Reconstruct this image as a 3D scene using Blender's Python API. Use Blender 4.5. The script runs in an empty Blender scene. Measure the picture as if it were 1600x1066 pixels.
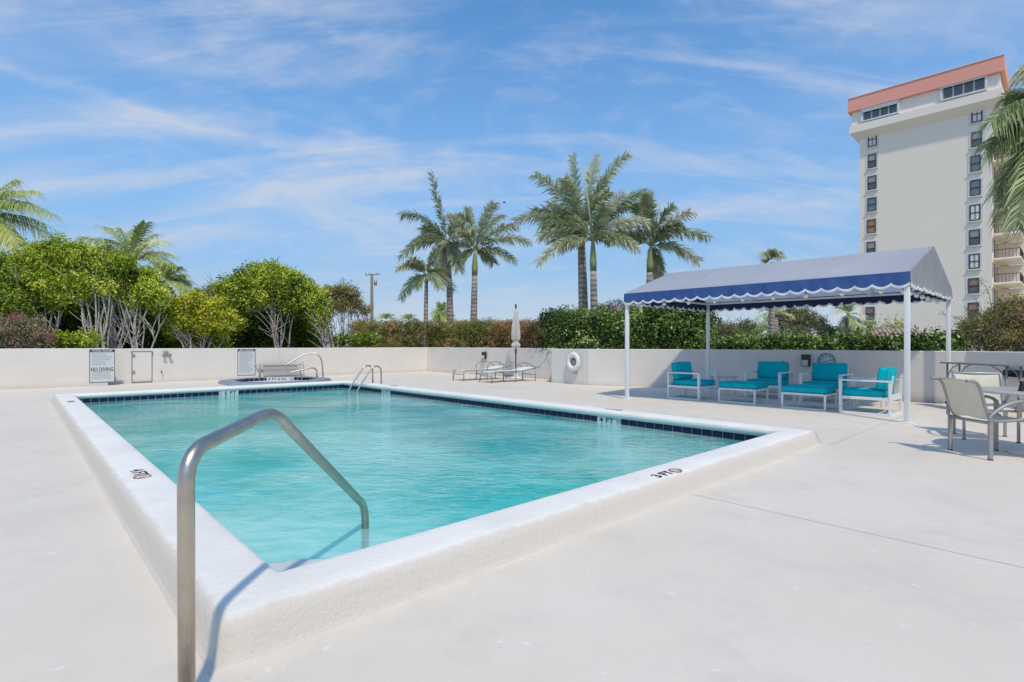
import bpy, bmesh, math, random
import numpy as np
from mathutils import Vector, Matrix
R = math.radians
random.seed(11)
rng = np.random.default_rng(11)
scn = bpy.context.scene
col = scn.collection

# ------------------------------------------------------------------ camera
F, HOR, EYE = 833.0, 538.5, 1.25           # focal length and horizon in photo pixels, eye height in metres
cd = bpy.data.cameras.new('camera'); cam = bpy.data.objects.new('camera', cd); col.objects.link(cam)
cam.location = (0, 0, EYE); cam.rotation_euler = (R(90), 0, 0)
cd.sensor_width = 36; cd.lens = 36 * F / 1600; cd.shift_y = (HOR - 533) / 1600
cd.clip_start = 0.05; cd.clip_end = 6000
scn.camera = cam

# ------------------------------------------------------------------ world and sun
SUN = Vector((.17, -.60, 1)).normalized()
EL = math.asin(SUN.z); AZ = math.atan2(SUN.x, SUN.y)
w = bpy.data.worlds.new('World'); scn.world = w; w.use_nodes = True
nt = w.node_tree; nt.nodes.clear()
def wn(t, **k):
    n = nt.nodes.new(t)
    for a, b in k.items(): setattr(n, a, b)
    return n
L = nt.links.new
sky = wn('ShaderNodeTexSky', sky_type='NISHITA', sun_disc=False, sun_elevation=EL, sun_rotation=AZ,
         altitude=0, air_density=1.0, dust_density=0.3, ozone_density=2.0)
tc = wn('ShaderNodeTexCoord')
sep = wn('ShaderNodeSeparateXYZ'); L(tc.outputs['Generated'], sep.inputs[0])
def wm(op, a, b=None, c=None, clamp=False):
    n = wn('ShaderNodeMath', operation=op, use_clamp=clamp)
    for i, v in enumerate((a, b, c)):
        if v is None: continue
        if isinstance(v, (int, float)): n.inputs[i].default_value = v
        else: L(v, n.inputs[i])
    return n.outputs[0]
zz = wm('ADD', wm('MAXIMUM', sep.outputs[2], 0), .32)
cu = wm('DIVIDE', sep.outputs[0], zz); cv = wm('DIVIDE', sep.outputs[1], zz)
comb = wn('ShaderNodeCombineXYZ'); L(cu, comb.inputs[0]); L(cv, comb.inputs[1])
def cloud(rot, scale, nscale, detail, rough, dist, lo, hi, off=(0, 0, 0)):
    mp = wn('ShaderNodeMapping'); mp.inputs['Rotation'].default_value[2] = R(rot)
    mp.inputs['Scale'].default_value = scale; mp.inputs['Location'].default_value = off
    L(comb.outputs[0], mp.inputs[0])
    n = wn('ShaderNodeTexNoise'); n.inputs['Scale'].default_value = nscale; n.inputs['Detail'].default_value = detail
    n.inputs['Roughness'].default_value = rough; n.inputs['Distortion'].default_value = dist
    L(mp.outputs[0], n.inputs['Vector'])
    mr = wn('ShaderNodeMapRange', interpolation_type='SMOOTHSTEP'); mr.inputs[1].default_value = lo; mr.inputs[2].default_value = hi
    L(n.outputs[0], mr.inputs[0]); return mr.outputs[0]
c1 = cloud(-35, (.7, 1.5, 1), 1.7, 12, .56, .9, .44, .72, (3.1, 7.4, 0))
c2 = cloud(-50, (.35, 2.2, 1), 2.6, 9, .6, .9, .47, .70, (1.3, 2.2, 0))
def trail(pa, pb, width, k):
    da = Vector(((pa[0] - 800) / F, 1, (HOR - pa[1]) / F)).normalized(); db = Vector(((pb[0] - 800) / F, 1, (HOR - pb[1]) / F)).normalized()
    n = da.cross(db).normalized(); m_ = (da + db).normalized(); half = m_.dot(da)
    def dot(v):
        d = wn('ShaderNodeVectorMath', operation='DOT_PRODUCT'); L(wob_.outputs[0], d.inputs[0]); d.inputs[1].default_value = v; return d.outputs['Value']
    across = wm('SUBTRACT', 1, wm('DIVIDE', wm('ABSOLUTE', dot(n)), width), clamp=True)
    mr = wn('ShaderNodeMapRange', interpolation_type='SMOOTHSTEP'); mr.inputs[1].default_value = half - .015; mr.inputs[2].default_value = half + .02; L(dot(m_), mr.inputs[0])
    return wm('MULTIPLY', wm('MULTIPLY', wm('POWER', across, 1.5), mr.outputs[0]), k)
wn_ = wn('ShaderNodeTexNoise'); wn_.inputs['Scale'].default_value = 7; wn_.inputs['Detail'].default_value = 6; L(tc.outputs['Generated'], wn_.inputs['Vector'])
wob0 = wn('ShaderNodeVectorMath', operation='MULTIPLY_ADD'); L(wn_.outputs['Color'], wob0.inputs[0]); wob0.inputs[1].default_value = (.05, .05, .05); wob0.inputs[2].default_value = (-.025, -.025, -.025)
wob_ = wn('ShaderNodeVectorMath', operation='ADD'); L(wob0.outputs[0], wob_.inputs[0]); L(tc.outputs['Generated'], wob_.inputs[1])
trails = wm('ADD', wm('ADD', trail((-200, 40), (410, 222), .016, .6), trail((190, 195), (430, 285), .013, .55)), wm('ADD', trail((395, 165), (560, 215), .011, .4), trail((430, 290), (330, 360), .03, .25)))
c3 = cloud(10, (.5, .6, 1), 1.3, 4, .5, .2, .36, .58, (5, 1, 0))
cl = wm('MULTIPLY', wm('ADD', wm('MULTIPLY', c1, .80), wm('MULTIPLY', c2, .5)), wm('ADD', wm('MULTIPLY', c3, .85), .15), clamp=True)
c4 = cloud(-60, (.8, 1.3, 1), 6.5, 8, .6, .6, .50, .70, (8, 3, 0))
cl = wm('ADD', cl, wm('MULTIPLY', c4, .22), clamp=True)
cl = wm('ADD', cl, wm('MULTIPLY', trails, wm('ADD', wm('MULTIPLY', c1, .7), .5)), clamp=True)
hz = wn('ShaderNodeMapRange', interpolation_type='SMOOTHSTEP'); hz.inputs[1].default_value = .58; hz.inputs[2].default_value = 0.0
hz.inputs[3].default_value = 0; hz.inputs[4].default_value = 1; L(sep.outputs[2], hz.inputs[0])
grade = wn('ShaderNodeMix', data_type='RGBA', blend_type='MULTIPLY'); grade.inputs[0].default_value = 1
L(sky.outputs[0], grade.inputs[6]); grade.inputs[7].default_value = (.74, 1.20, 1.44, 1)
mixh = wn('ShaderNodeMix', data_type='RGBA'); L(wm('MULTIPLY', hz.outputs[0], .88), mixh.inputs[0])
L(grade.outputs[2], mixh.inputs[6]); mixh.inputs[7].default_value = (1.95, 2.95, 4.5, 1)
low = wn('ShaderNodeMapRange', interpolation_type='SMOOTHSTEP'); low.inputs[1].default_value = .17; low.inputs[2].default_value = -.01
low.inputs[3].default_value = 0; low.inputs[4].default_value = .8; L(sep.outputs[2], low.inputs[0])
mixl = wn('ShaderNodeMix', data_type='RGBA'); L(low.outputs[0], mixl.inputs[0]); L(mixh.outputs[2], mixl.inputs[6]); mixl.inputs[7].default_value = (4.3, 4.8, 5.5, 1)
mixc = wn('ShaderNodeMix', data_type='RGBA'); L(wm('MULTIPLY', cl, .78), mixc.inputs[0])
L(mixl.outputs[2], mixc.inputs[6]); mixc.inputs[7].default_value = (4.1, 4.5, 5.3, 1)
bg = wn('ShaderNodeBackground'); bg.inputs[1].default_value = .1105; L(mixc.outputs[2], bg.inputs[0])
wo = wn('ShaderNodeOutputWorld'); L(bg.outputs[0], wo.inputs[0])

sd = bpy.data.lights.new('sun', 'SUN'); sd.energy = 2.05; sd.angle = R(2.0); sd.color = (1, .90, .70)
so = bpy.data.objects.new('sun', sd); col.objects.link(so); so.location = SUN * 40
so.rotation_euler = (-SUN).to_track_quat('-Z', 'Y').to_euler()
scn.view_settings.view_transform = 'Standard'; scn.view_settings.look = 'None'
scn.view_settings.exposure = 0.40; scn.view_settings.gamma = 1.0; scn.view_settings.use_curve_mapping = False
scn.render.engine = 'CYCLES'
scn.cycles.max_bounces = 8; scn.cycles.transparent_max_bounces = 12
scn.cycles.caustics_reflective = False; scn.cycles.caustics_refractive = False

# ------------------------------------------------------------------ measuring helpers
def G(px, py, z=0.0):
    Y = F * (EYE - z) / (py - HOR); return Vector(((px - 800) * Y / F, Y, z))
def W(px, py, Y):
    return Vector(((px - 800) * Y / F, Y, EYE + (HOR - py) * Y / F))
A0 = R(42.9)
U = Vector((math.cos(A0), math.sin(A0), 0)); N = Vector((-U.y, U.x, 0))
PD = Vector((-1.123, 2.532, 0)); PW, PL = 6.185, 12.375
def P(s, t, z=0.0): return PD + U * s + N * t + Vector((0, 0, z))

# ------------------------------------------------------------------ materials
def mat(name, c, rough=.6, metal=0, bump=0, bscale=20, var=0, vscale=3, c2=None, spec=.5, trans=0, coat=0, detail=5, speck=None):
    m = bpy.data.materials.new(name); m.use_nodes = True; t = m.node_tree; b = t.nodes['Principled BSDF']
    b.inputs['Base Color'].default_value = (*c, 1); b.inputs['Roughness'].default_value = rough
    b.inputs['Metallic'].default_value = metal; b.inputs['Specular IOR Level'].default_value = spec
    b.inputs['Coat Weight'].default_value = coat
    co = t.nodes.new('ShaderNodeTexCoord').outputs['Object']
    if var or c2:
        n = t.nodes.new('ShaderNodeTexNoise'); n.inputs['Scale'].default_value = vscale; n.inputs['Detail'].default_value = detail
        n.inputs['Roughness'].default_value = .65
        t.links.new(co, n.inputs['Vector'])
        r = t.nodes.new('ShaderNodeValToRGB'); r.color_ramp.elements[0].position = .32; r.color_ramp.elements[1].position = .68
        d = c2 if c2 else tuple(x * (1 - var) for x in c)
        r.color_ramp.elements[0].color = (*d, 1); r.color_ramp.elements[1].color = (*c, 1)
        t.links.new(n.outputs[0], r.inputs[0]); t.links.new(r.outputs[0], b.inputs['Base Color'])
    if bump:
        n = t.nodes.new('ShaderNodeTexNoise'); n.inputs['Scale'].default_value = bscale; n.inputs['Detail'].default_value = 6
        t.links.new(co, n.inputs['Vector'])
        bp = t.nodes.new('ShaderNodeBump'); bp.inputs['Strength'].default_value = bump; bp.inputs['Distance'].default_value = .01
        t.links.new(n.outputs[0], bp.inputs['Height']); t.links.new(bp.outputs[0], b.inputs['Normal'])
    return m
def nnew(t, ty, **k):
    n = t.nodes.new(ty)
    for a, b in k.items(): setattr(n, a, b)
    return n

M = {}
# painted deck: faint patches, stains, chips of old paint
def deck_mat():
    m = bpy.data.materials.new('deck_paint'); m.use_nodes = True; t = m.node_tree; b = t.nodes['Principled BSDF']; l = t.links.new
    b.inputs['Roughness'].default_value = .62; b.inputs['Specular IOR Level'].default_value = .3
    co = nnew(t, 'ShaderNodeTexCoord').outputs['Object']
    def noise(s, d, r=.6):
        n = nnew(t, 'ShaderNodeTexNoise'); n.inputs['Scale'].default_value = s; n.inputs['Detail'].default_value = d
        n.inputs['Roughness'].default_value = r; l(co, n.inputs['Vector']); return n.outputs[0]
    def ramp(src, p0, p1, c0, c1):
        r = nnew(t, 'ShaderNodeValToRGB'); e = r.color_ramp.elements
        e[0].position = p0; e[1].position = p1; e[0].color = (*c0, 1); e[1].color = (*c1, 1); l(src, r.inputs[0]); return r.outputs[0]
    base = ramp(noise(.55, 6), .3, .7, (.69, .605, .512), (.755, .67, .575))
    def over(under, fac, c):
        x = nnew(t, 'ShaderNodeMix', data_type='RGBA'); l(fac, x.inputs[0]); l(under, x.inputs[6]); x.inputs[7].default_value = (*c, 1); return x.outputs[2]
    z = (0, 0, 0)
    base = over(base, ramp(noise(1.6, 9, .7), .50, .68, z, (.6,) * 3), (.60, .54, .47))
    base = over(base, ramp(noise(7, 8, .7), .635, .655, z, (.8,) * 3), (.78, .74, .67))
    base = over(base, ramp(noise(4.3, 10, .75), .665, .69, z, (.45,) * 3), (.30, .285, .26))
    l(base, b.inputs['Base Color'])
    bp = nnew(t, 'ShaderNodeBump'); bp.inputs['Strength'].default_value = .25; bp.inputs['Distance'].default_value = .004
    l(noise(55, 6), bp.inputs['Height']); l(bp.outputs[0], b.inputs['Normal'])
    return m
M['deck'] = deck_mat()
def coping_mat():
    m = bpy.data.materials.new('coping_paint'); m.use_nodes = True; t = m.node_tree; b = t.nodes['Principled BSDF']; l = t.links.new
    b.inputs['Roughness'].default_value = .7; b.inputs['Specular IOR Level'].default_value = .3
    co = nnew(t, 'ShaderNodeTexCoord').outputs['Object']
    n = nnew(t, 'ShaderNodeTexNoise'); n.inputs['Scale'].default_value = 2.2; n.inputs['Detail'].default_value = 8; l(co, n.inputs['Vector'])
    r = nnew(t, 'ShaderNodeValToRGB'); e = r.color_ramp.elements; e[0].position = .35; e[1].position = .62
    e[0].color = (.80, .75, .695, 1); e[1].color = (.87, .82, .765, 1); l(n.outputs[0], r.inputs[0])
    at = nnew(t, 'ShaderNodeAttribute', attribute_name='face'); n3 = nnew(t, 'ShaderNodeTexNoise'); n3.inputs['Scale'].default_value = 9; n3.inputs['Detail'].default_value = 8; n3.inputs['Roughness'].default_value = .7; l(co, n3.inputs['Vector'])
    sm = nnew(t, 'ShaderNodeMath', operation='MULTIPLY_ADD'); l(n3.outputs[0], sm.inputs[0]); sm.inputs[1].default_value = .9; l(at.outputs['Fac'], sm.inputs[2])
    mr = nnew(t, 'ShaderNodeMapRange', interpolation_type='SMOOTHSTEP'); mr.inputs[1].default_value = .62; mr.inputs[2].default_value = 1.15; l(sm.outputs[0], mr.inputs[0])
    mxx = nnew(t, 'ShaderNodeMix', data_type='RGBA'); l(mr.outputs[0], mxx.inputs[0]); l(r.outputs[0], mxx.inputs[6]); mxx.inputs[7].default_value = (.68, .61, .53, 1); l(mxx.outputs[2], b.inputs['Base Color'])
    v = nnew(t, 'ShaderNodeTexNoise'); v.inputs['Scale'].default_value = 75; v.inputs['Detail'].default_value = 7; v.inputs['Roughness'].default_value = .7; l(co, v.inputs['Vector'])
    v2 = nnew(t, 'ShaderNodeTexNoise'); v2.inputs['Scale'].default_value = 28; v2.inputs['Detail'].default_value = 5; l(co, v2.inputs['Vector'])
    ad = nnew(t, 'ShaderNodeMath', operation='ADD'); l(v.outputs[0], ad.inputs[0]); l(v2.outputs[0], ad.inputs[1])
    bp = nnew(t, 'ShaderNodeBump'); bp.inputs['Strength'].default_value = 1; bp.inputs['Distance'].default_value = .0055
    l(ad.outputs[0], bp.inputs['Height']); l(bp.outputs[0], b.inputs['Normal'])
    return m
M['coping'] = coping_mat()
M['wall'] = mat('wall_paint', (.76, .70, .635), .75, bump=.6, bscale=9, c2=(.705, .645, .58), vscale=.9, spec=.2)
M['wall_r'] = mat('wall_paint_grey', (.76, .71, .655), .75, bump=.6, bscale=9, c2=(.71, .66, .605), vscale=.9, spec=.2)
M['joint'] = mat('joint_dirt', (.42, .39, .35), .9)
M['tile'] = mat('navy_tile', (.006, .009, .035), .3, c2=(.010, .016, .055), vscale=2, spec=.25)
M['grout'] = mat('grout', (.45, .46, .47), .8)
M['plaster'] = mat('pool_plaster', (.56, .93, .91), .8, c2=(.40, .88, .87), vscale=1.1)
M['step'] = mat('step_plaster', (.60, .64, .62), .25, c2=(.52, .57, .56), vscale=5)
M['black'] = mat('black_paint', (.02, .02, .022), .5)
M['red'] = mat('red_paint', (.30, .12, .11), .5)
M['steel'] = mat('brushed_steel', (.60, .54, .46), .38, 1, bump=.1, bscale=120, c2=(.46, .41, .34), vscale=9, detail=8)
M['alu'] = mat('grey_metal', (.36, .35, .33), .45, .3, c2=(.31, .30, .285), vscale=6)
M['alu_l'] = mat('light_metal', (.55, .54, .52), .45, .2)
M['whitem'] = mat('white_metal', (.78, .78, .76), .4, bump=.05, bscale=60)
M['teal'] = mat('teal_fabric', (.0, .48, .55), .85, bump=.7, bscale=9, c2=(.0, .39, .46), vscale=5, spec=.15)
M['piping'] = mat('teal_piping', (.0, .20, .235), .8)
M['sling'] = mat('cream_sling', (.74, .67, .53), .8, bump=.3, bscale=260, c2=(.68, .61, .48), vscale=6)
M['slingw'] = mat('white_sling', (.74, .73, .70), .8, bump=.2, bscale=260)
M['tabletop'] = mat('stone_top', (.52, .50, .46), .3, c2=(.42, .40, .37), vscale=14)
M['greytop'] = mat('grey_top', (.17, .18, .20), .45)
M['base_w'] = mat('base_white', (.70, .67, .62), .6)
M['umb'] = mat('umbrella_canvas', (.62, .60, .54), .9, bump=.5, bscale=30, c2=(.5, .48, .43), vscale=8)
M['dark'] = mat('dark_bronze', (.035, .03, .028), .5)
M['sign'] = mat('sign_white', (.60, .62, .62), .5)
M['signtext'] = mat('sign_ink', (.06, .06, .07), .6)
M['signgrey'] = mat('sign_small_ink', (.26, .27, .29), .6)
M['bulb'] = mat('bulb_glass', (.85, .85, .82), .25)
M['bark'] = mat('pale_bark', (.34, .29, .235), .9, bump=.6, bscale=12, c2=(.20, .165, .13), vscale=7)
M['twig'] = mat('bleached_bark', (.62, .56, .49), .9, c2=(.42, .37, .31), vscale=7)
M['greytwig'] = mat('grey_bark', (.20, .165, .135), .9)
M['shaft'] = mat('crownshaft', (.20, .26, .08), .5, c2=(.30, .31, .16), vscale=4)
M['glass'] = mat('window_glass', (.10, .105, .11), .08, spec=.8)
M['glass2'] = mat('window_glass_blue', (.16, .20, .22), .08, spec=.8)
M['drape'] = mat('pale_blind', (.36, .34, .31), .7)
M['drape_o'] = mat('tan_blind', (.42, .22, .10), .7)
M['drape_p'] = mat('rose_blind', (.34, .20, .17), .7)
M['wframe'] = mat('bronze_frame', (.05, .045, .04), .4)
M['wsill'] = mat('window_surround', (.74, .71, .66), .7)
M['tower'] = mat('tower_stucco', (.93, .82, .685), .85, bump=.2, bscale=3, c2=(.90, .785, .65), vscale=.12)
M['tower_s'] = mat('tower_stucco_light', (.93, .83, .71), .85)
M['coral'] = mat('coral_paint', (.90, .40, .31), .8, c2=(.87, .375, .285), vscale=.3)
M['rail'] = mat('rail_iron', (.03, .03, .035), .5)
M['rooftile'] = mat('clay_roof', (.46, .34, .27), .85, c2=(.36, .25, .19), vscale=4)
M['pale_ground'] = mat('bounce_ground', (.36, .33, .27), .95, c2=(.28, .26, .20), vscale=.2)  # unseen terrain, made pale to bounce light onto the tower and trees
M['lawn'] = mat('bed_soil', (.07, .055, .035), .95)
M['pole'] = mat('weathered_wood', (.20, .18, .15), .9)

def band_trunk():
    m = bpy.data.materials.new('palm_trunk'); m.use_nodes = True; t = m.node_tree; b = t.nodes['Principled BSDF']; l = t.links.new
    b.inputs['Roughness'].default_value = .9
    co = nnew(t, 'ShaderNodeTexCoord').outputs['Object']
    wv = nnew(t, 'ShaderNodeTexWave', wave_type='BANDS', bands_direction='Z'); wv.inputs['Scale'].default_value = 1.6
    wv.inputs['Distortion'].default_value = 2.5; wv.inputs['Detail'].default_value = 3; wv.inputs['Detail Scale'].default_value = 3; l(co, wv.inputs[0])
    r = nnew(t, 'ShaderNodeValToRGB'); e = r.color_ramp.elements; e[0].position = .15; e[1].position = .6
    e[0].color = (.24, .205, .18, 1); e[1].color = (.42, .37, .33, 1); l(wv.outputs[0], r.inputs[0])
    n = nnew(t, 'ShaderNodeTexNoise'); n.inputs['Scale'].default_value = 3; n.inputs['Detail'].default_value = 8; l(co, n.inputs['Vector'])
    x = nnew(t, 'ShaderNodeMix', data_type='RGBA', blend_type='MULTIPLY'); x.inputs[0].default_value = .8; l(r.outputs[0], x.inputs[6])
    r2 = nnew(t, 'ShaderNodeValToRGB'); r2.color_ramp.elements[0].position = .3; r2.color_ramp.elements[1].position = .6
    r2.color_ramp.elements[0].color = (.55, .5, .5, 1); l(n.outputs[0], r2.inputs[0]); l(r2.outputs[0], x.inputs[7])
    l(x.outputs[2], b.inputs['Base Color'])
    bp = nnew(t, 'ShaderNodeBump'); bp.inputs['Strength'].default_value = .5; bp.inputs['Distance'].default_value = .02
    l(wv.outputs[0], bp.inputs['Height']); l(bp.outputs[0], b.inputs['Normal'])
    return m
M['trunk'] = band_trunk()

def leaf_mat(name, stops, trans=.35, rough=.5):
    """stops: colours picked leaf by leaf from the per-leaf random number."""
    m = bpy.data.materials.new(name); m.use_nodes = True; t = m.node_tree; l = t.links.new; t.nodes.clear()
    at = nnew(t, 'ShaderNodeAttribute', attribute_name='leaf'); r = nnew(t, 'ShaderNodeValToRGB')
    e = r.color_ramp.elements
    while len(e) < len(stops): e.new(.5)
    for i, (p, c) in enumerate(stops): e[i].position = p; e[i].color = (*c, 1)
    l(at.outputs['Fac'], r.inputs[0])
    b = nnew(t, 'ShaderNodeBsdfPrincipled'); b.inputs['Roughness'].default_value = rough; b.inputs['Specular IOR Level'].default_value = .35
    l(r.outputs[0], b.inputs['Base Color'])
    tr = nnew(t, 'ShaderNodeBsdfTranslucent'); l(r.outputs[0], tr.inputs[0])
    mx = nnew(t, 'ShaderNodeMixShader'); mx.inputs[0].default_value = trans; l(b.outputs[0], mx.inputs[1]); l(tr.outputs[0], mx.inputs[2])
    o = nnew(t, 'ShaderNodeOutputMaterial'); l(mx.outputs[0], o.inputs[0])
    return m
M['lf_bright'] = leaf_mat('leaf_bright', [(0, (0.047, 0.078, 0.009)), (.25, (0.203, 0.296, 0.021)), (.6, (0.468, 0.577, 0.043)), (1, (0.900, 0.900, 0.172))])
M['lf_mid'] = leaf_mat('leaf_mid', [(0, (0.039, 0.072, 0.008)), (.3, (0.143, 0.234, 0.019)), (.7, (0.325, 0.429, 0.039)), (1, (0.676, 0.728, 0.156))])
M['lf_yellow'] = leaf_mat('leaf_yellow', [(0, (0.094, 0.135, 0.008)), (.3, (0.374, 0.419, 0.019)), (.7, (0.749, 0.703, 0.039)), (1, (0.900, 0.900, 0.182))])
M['lf_dark'] = leaf_mat('leaf_dark', [(0, (0.022, 0.045, 0.011)), (.45, (0.090, 0.164, 0.030)), (.75, (0.224, 0.329, 0.060)), (1, (0.628, 0.718, 0.269))], .2)
M['lf_brown'] = leaf_mat('leaf_olive_brown', [(0, (0.109, 0.097, 0.042)), (.3, (0.244, 0.244, 0.072)), (.6, (0.415, 0.415, 0.097)), (.85, (0.586, 0.366, 0.172)), (1, (0.780, 0.487, 0.318))])
M['lf_rust'] = leaf_mat('leaf_rust', [(0, (0.122, 0.091, 0.040)), (.3, (0.244, 0.244, 0.060)), (.6, (0.550, 0.285, 0.163)), (1, (0.850, 0.406, 0.244))])
M['lf_boug'] = leaf_mat('leaf_bract', [(0, (0.163, 0.179, 0.065)), (.4, (0.358, 0.325, 0.163)), (.8, (0.585, 0.406, 0.277)), (1, (0.731, 0.552, 0.390))])
M['lf_magenta'] = leaf_mat('leaf_magenta', [(0, (.25, .02, .05)), (.6, (.50, .05, .12)), (1, (.62, .30, .34))])
M['lf_pinkish'] = leaf_mat('leaf_pink_white', [(0, (.18, .10, .09)), (.5, (.48, .33, .34)), (1, (.65, .55, .56))])
M['lf_far'] = leaf_mat('leaf_far', [(0, (0.069, 0.117, 0.050)), (.5, (0.195, 0.273, 0.098)), (1, (0.390, 0.468, 0.214))])
M['lf_fargrey'] = leaf_mat('leaf_far_olive', [(0, (0.117, 0.137, 0.078)), (.5, (0.292, 0.303, 0.167)), (1, (0.507, 0.488, 0.312))])
M['pf_fox'] = leaf_mat('palm_leaf_foxtail', [(0, (0.154, 0.205, 0.103)), (.45, (0.424, 0.485, 0.272)), (.75, (0.693, 0.689, 0.500)), (.92, (0.760, 0.736, 0.772)), (1, (0.760, 0.736, 0.544))], .4, .45)
M['pf_coco'] = leaf_mat('palm_leaf_coconut', [(0, (0.144, 0.209, 0.053)), (.45, (0.367, 0.444, 0.118)), (.8, (0.707, 0.707, 0.236)), (1, (0.800, 0.800, 0.367))], .3, .45)
M['pf_dark'] = leaf_mat('palm_leaf_dark', [(0, (0.090, 0.142, 0.056)), (.5, (0.293, 0.368, 0.144)), (.85, (0.679, 0.693, 0.331)), (1, (0.840, 0.760, 0.663))], .25, .4)
M['pf_lime'] = leaf_mat('palm_leaf_lime', [(0, (0.104, 0.156, 0.026)), (.5, (0.286, 0.364, 0.039)), (1, (0.520, 0.546, 0.130))])
M['rachis'] = mat('palm_rachis', (.30, .32, .14), .5)
M['spear'] = mat('palm_spear', (.42, .44, .32), .5)

def canvas(name, c, c2, back):
    m = mat(name, c, .7, bump=.25, bscale=5, c2=c2, vscale=1.3); t = m.node_tree; l = t.links.new
    b = t.nodes['Principled BSDF']; src = b.inputs['Base Color'].links[0].from_socket
    g = nnew(t, 'ShaderNodeNewGeometry'); x = nnew(t, 'ShaderNodeMix', data_type='RGBA')
    l(g.outputs['Backfacing'], x.inputs[0]); l(src, x.inputs[6]); x.inputs[7].default_value = (*back, 1); l(x.outputs[2], b.inputs['Base Color'])
    return m
M['roofcanvas'] = mat('pale_canopy_canvas', (.66, .65, .68), .5, bump=.6, bscale=3, c2=(.58, .585, .63), vscale=1.1)  # roof slopes, paler and greyer than the blue valance canvas
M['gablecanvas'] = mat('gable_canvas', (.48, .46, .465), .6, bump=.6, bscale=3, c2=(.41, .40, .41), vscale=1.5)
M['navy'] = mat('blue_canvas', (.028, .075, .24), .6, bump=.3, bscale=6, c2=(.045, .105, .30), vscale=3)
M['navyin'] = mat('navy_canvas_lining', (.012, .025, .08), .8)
def translucent(m, c, f):
    t = m.node_tree; b = t.nodes['Principled BSDF']; tr = nnew(t, 'ShaderNodeBsdfTranslucent'); tr.inputs[0].default_value = (*c, 1)
    mx = nnew(t, 'ShaderNodeMixShader'); mx.inputs[0].default_value = f; t.links.new(b.outputs[0], mx.inputs[1]); t.links.new(tr.outputs[0], mx.inputs[2])
    t.links.new(mx.outputs[0], [n for n in t.nodes if n.type == 'OUTPUT_MATERIAL'][0].inputs[0])
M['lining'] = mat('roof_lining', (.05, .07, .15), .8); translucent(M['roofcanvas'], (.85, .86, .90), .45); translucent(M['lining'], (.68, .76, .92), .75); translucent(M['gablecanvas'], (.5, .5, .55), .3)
M['trim'] = mat('white_trim', (.75, .76, .76), .7)

def water_mat():
    m = bpy.data.materials.new('pool_water'); m.use_nodes = True; t = m.node_tree; l = t.links.new; t.nodes.clear()
    co = nnew(t, 'ShaderNodeTexCoord').outputs['Object']
    def nz(sc, rot, st, d, dist=0):
        mp = nnew(t, 'ShaderNodeMapping'); mp.inputs['Rotation'].default_value[2] = R(rot); mp.inputs['Scale'].default_value = st; l(co, mp.inputs[0])
        n = nnew(t, 'ShaderNodeTexNoise'); n.inputs['Scale'].default_value = sc; n.inputs['Detail'].default_value = d; n.inputs['Distortion'].default_value = dist
        l(mp.outputs[0], n.inputs['Vector']); return n.outputs[0]
    def mth(op, a, b):
        n = nnew(t, 'ShaderNodeMath', operation=op)
        for i, v in enumerate((a, b)):
            if isinstance(v, (int, float)): n.inputs[i].default_value = v
            else: l(v, n.inputs[i])
        return n.outputs[0]
    # wind patches modulate how rough the ripples are
    patch = nnew(t, 'ShaderNodeMapRange', interpolation_type='SMOOTHSTEP'); patch.inputs[1].default_value = .38; patch.inputs[2].default_value = .62
    patch.inputs[3].default_value = .25; patch.inputs[4].default_value = 1.0
    l(nz(.38, 20, (1, 1.5, 1), 2), patch.inputs[0])
    h = mth('ADD', mth('MULTIPLY', nz(7.5, 8, (.8, 1.6, 1), 5, .6), 1.0), mth('MULTIPLY', nz(26, -12, (.85, 1.4, 1), 3, .3), .30))
    h = mth('ADD', mth('MULTIPLY', h, patch.outputs[0]), mth('MULTIPLY', nz(1.3, 15, (.7, 1.2, 1), 2), .9))
    bp = nnew(t, 'ShaderNodeBump'); bp.inputs['Strength'].default_value = 1; bp.inputs['Distance'].default_value = .022; l(h, bp.inputs['Height'])
    gl = nnew(t, 'ShaderNodeBsdfGlossy'); gl.inputs['Roughness'].default_value = .04; gl.inputs['Color'].default_value = (1, 1, 1, 1); l(bp.outputs[0], gl.inputs['Normal'])
    tr = nnew(t, 'ShaderNodeBsdfTransparent'); tr.inputs[0].default_value = (.52, .95, .92, 1)
    df = nnew(t, 'ShaderNodeBsdfDiffuse'); l(bp.outputs[0], df.inputs['Normal'])
    cr = nnew(t, 'ShaderNodeValToRGB'); cr.color_ramp.elements[0].position = .40; cr.color_ramp.elements[1].position = .60
    cr.color_ramp.elements[0].color = (.0, .54, .57, 1); cr.color_ramp.elements[1].color = (.66, .98, .94, 1)
    l(mth('ADD', mth('MULTIPLY', nz(5.5, 8, (.75, 1.7, 1), 4, .5), .3), mth('MULTIPLY', nz(.42, 40, (1, 1, 1), 3), .7)), cr.inputs[0]); l(cr.outputs[0], df.inputs[0])
    m1 = nnew(t, 'ShaderNodeMixShader'); m1.inputs[0].default_value = .45; l(tr.outputs[0], m1.inputs[1]); l(df.outputs[0], m1.inputs[2])
    fr = nnew(t, 'ShaderNodeFresnel'); fr.inputs[0].default_value = 1.33; l(bp.outputs[0], fr.inputs['Normal'])
    m2 = nnew(t, 'ShaderNodeMixShader'); l(fr.outputs[0], m2.inputs[0]); l(m1.outputs[0], m2.inputs[1]); l(gl.outputs[0], m2.inputs[2])
    o = nnew(t, 'ShaderNodeOutputMaterial'); l(m2.outputs[0], o.inputs[0])
    return m
M['water'] = water_mat()

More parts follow.
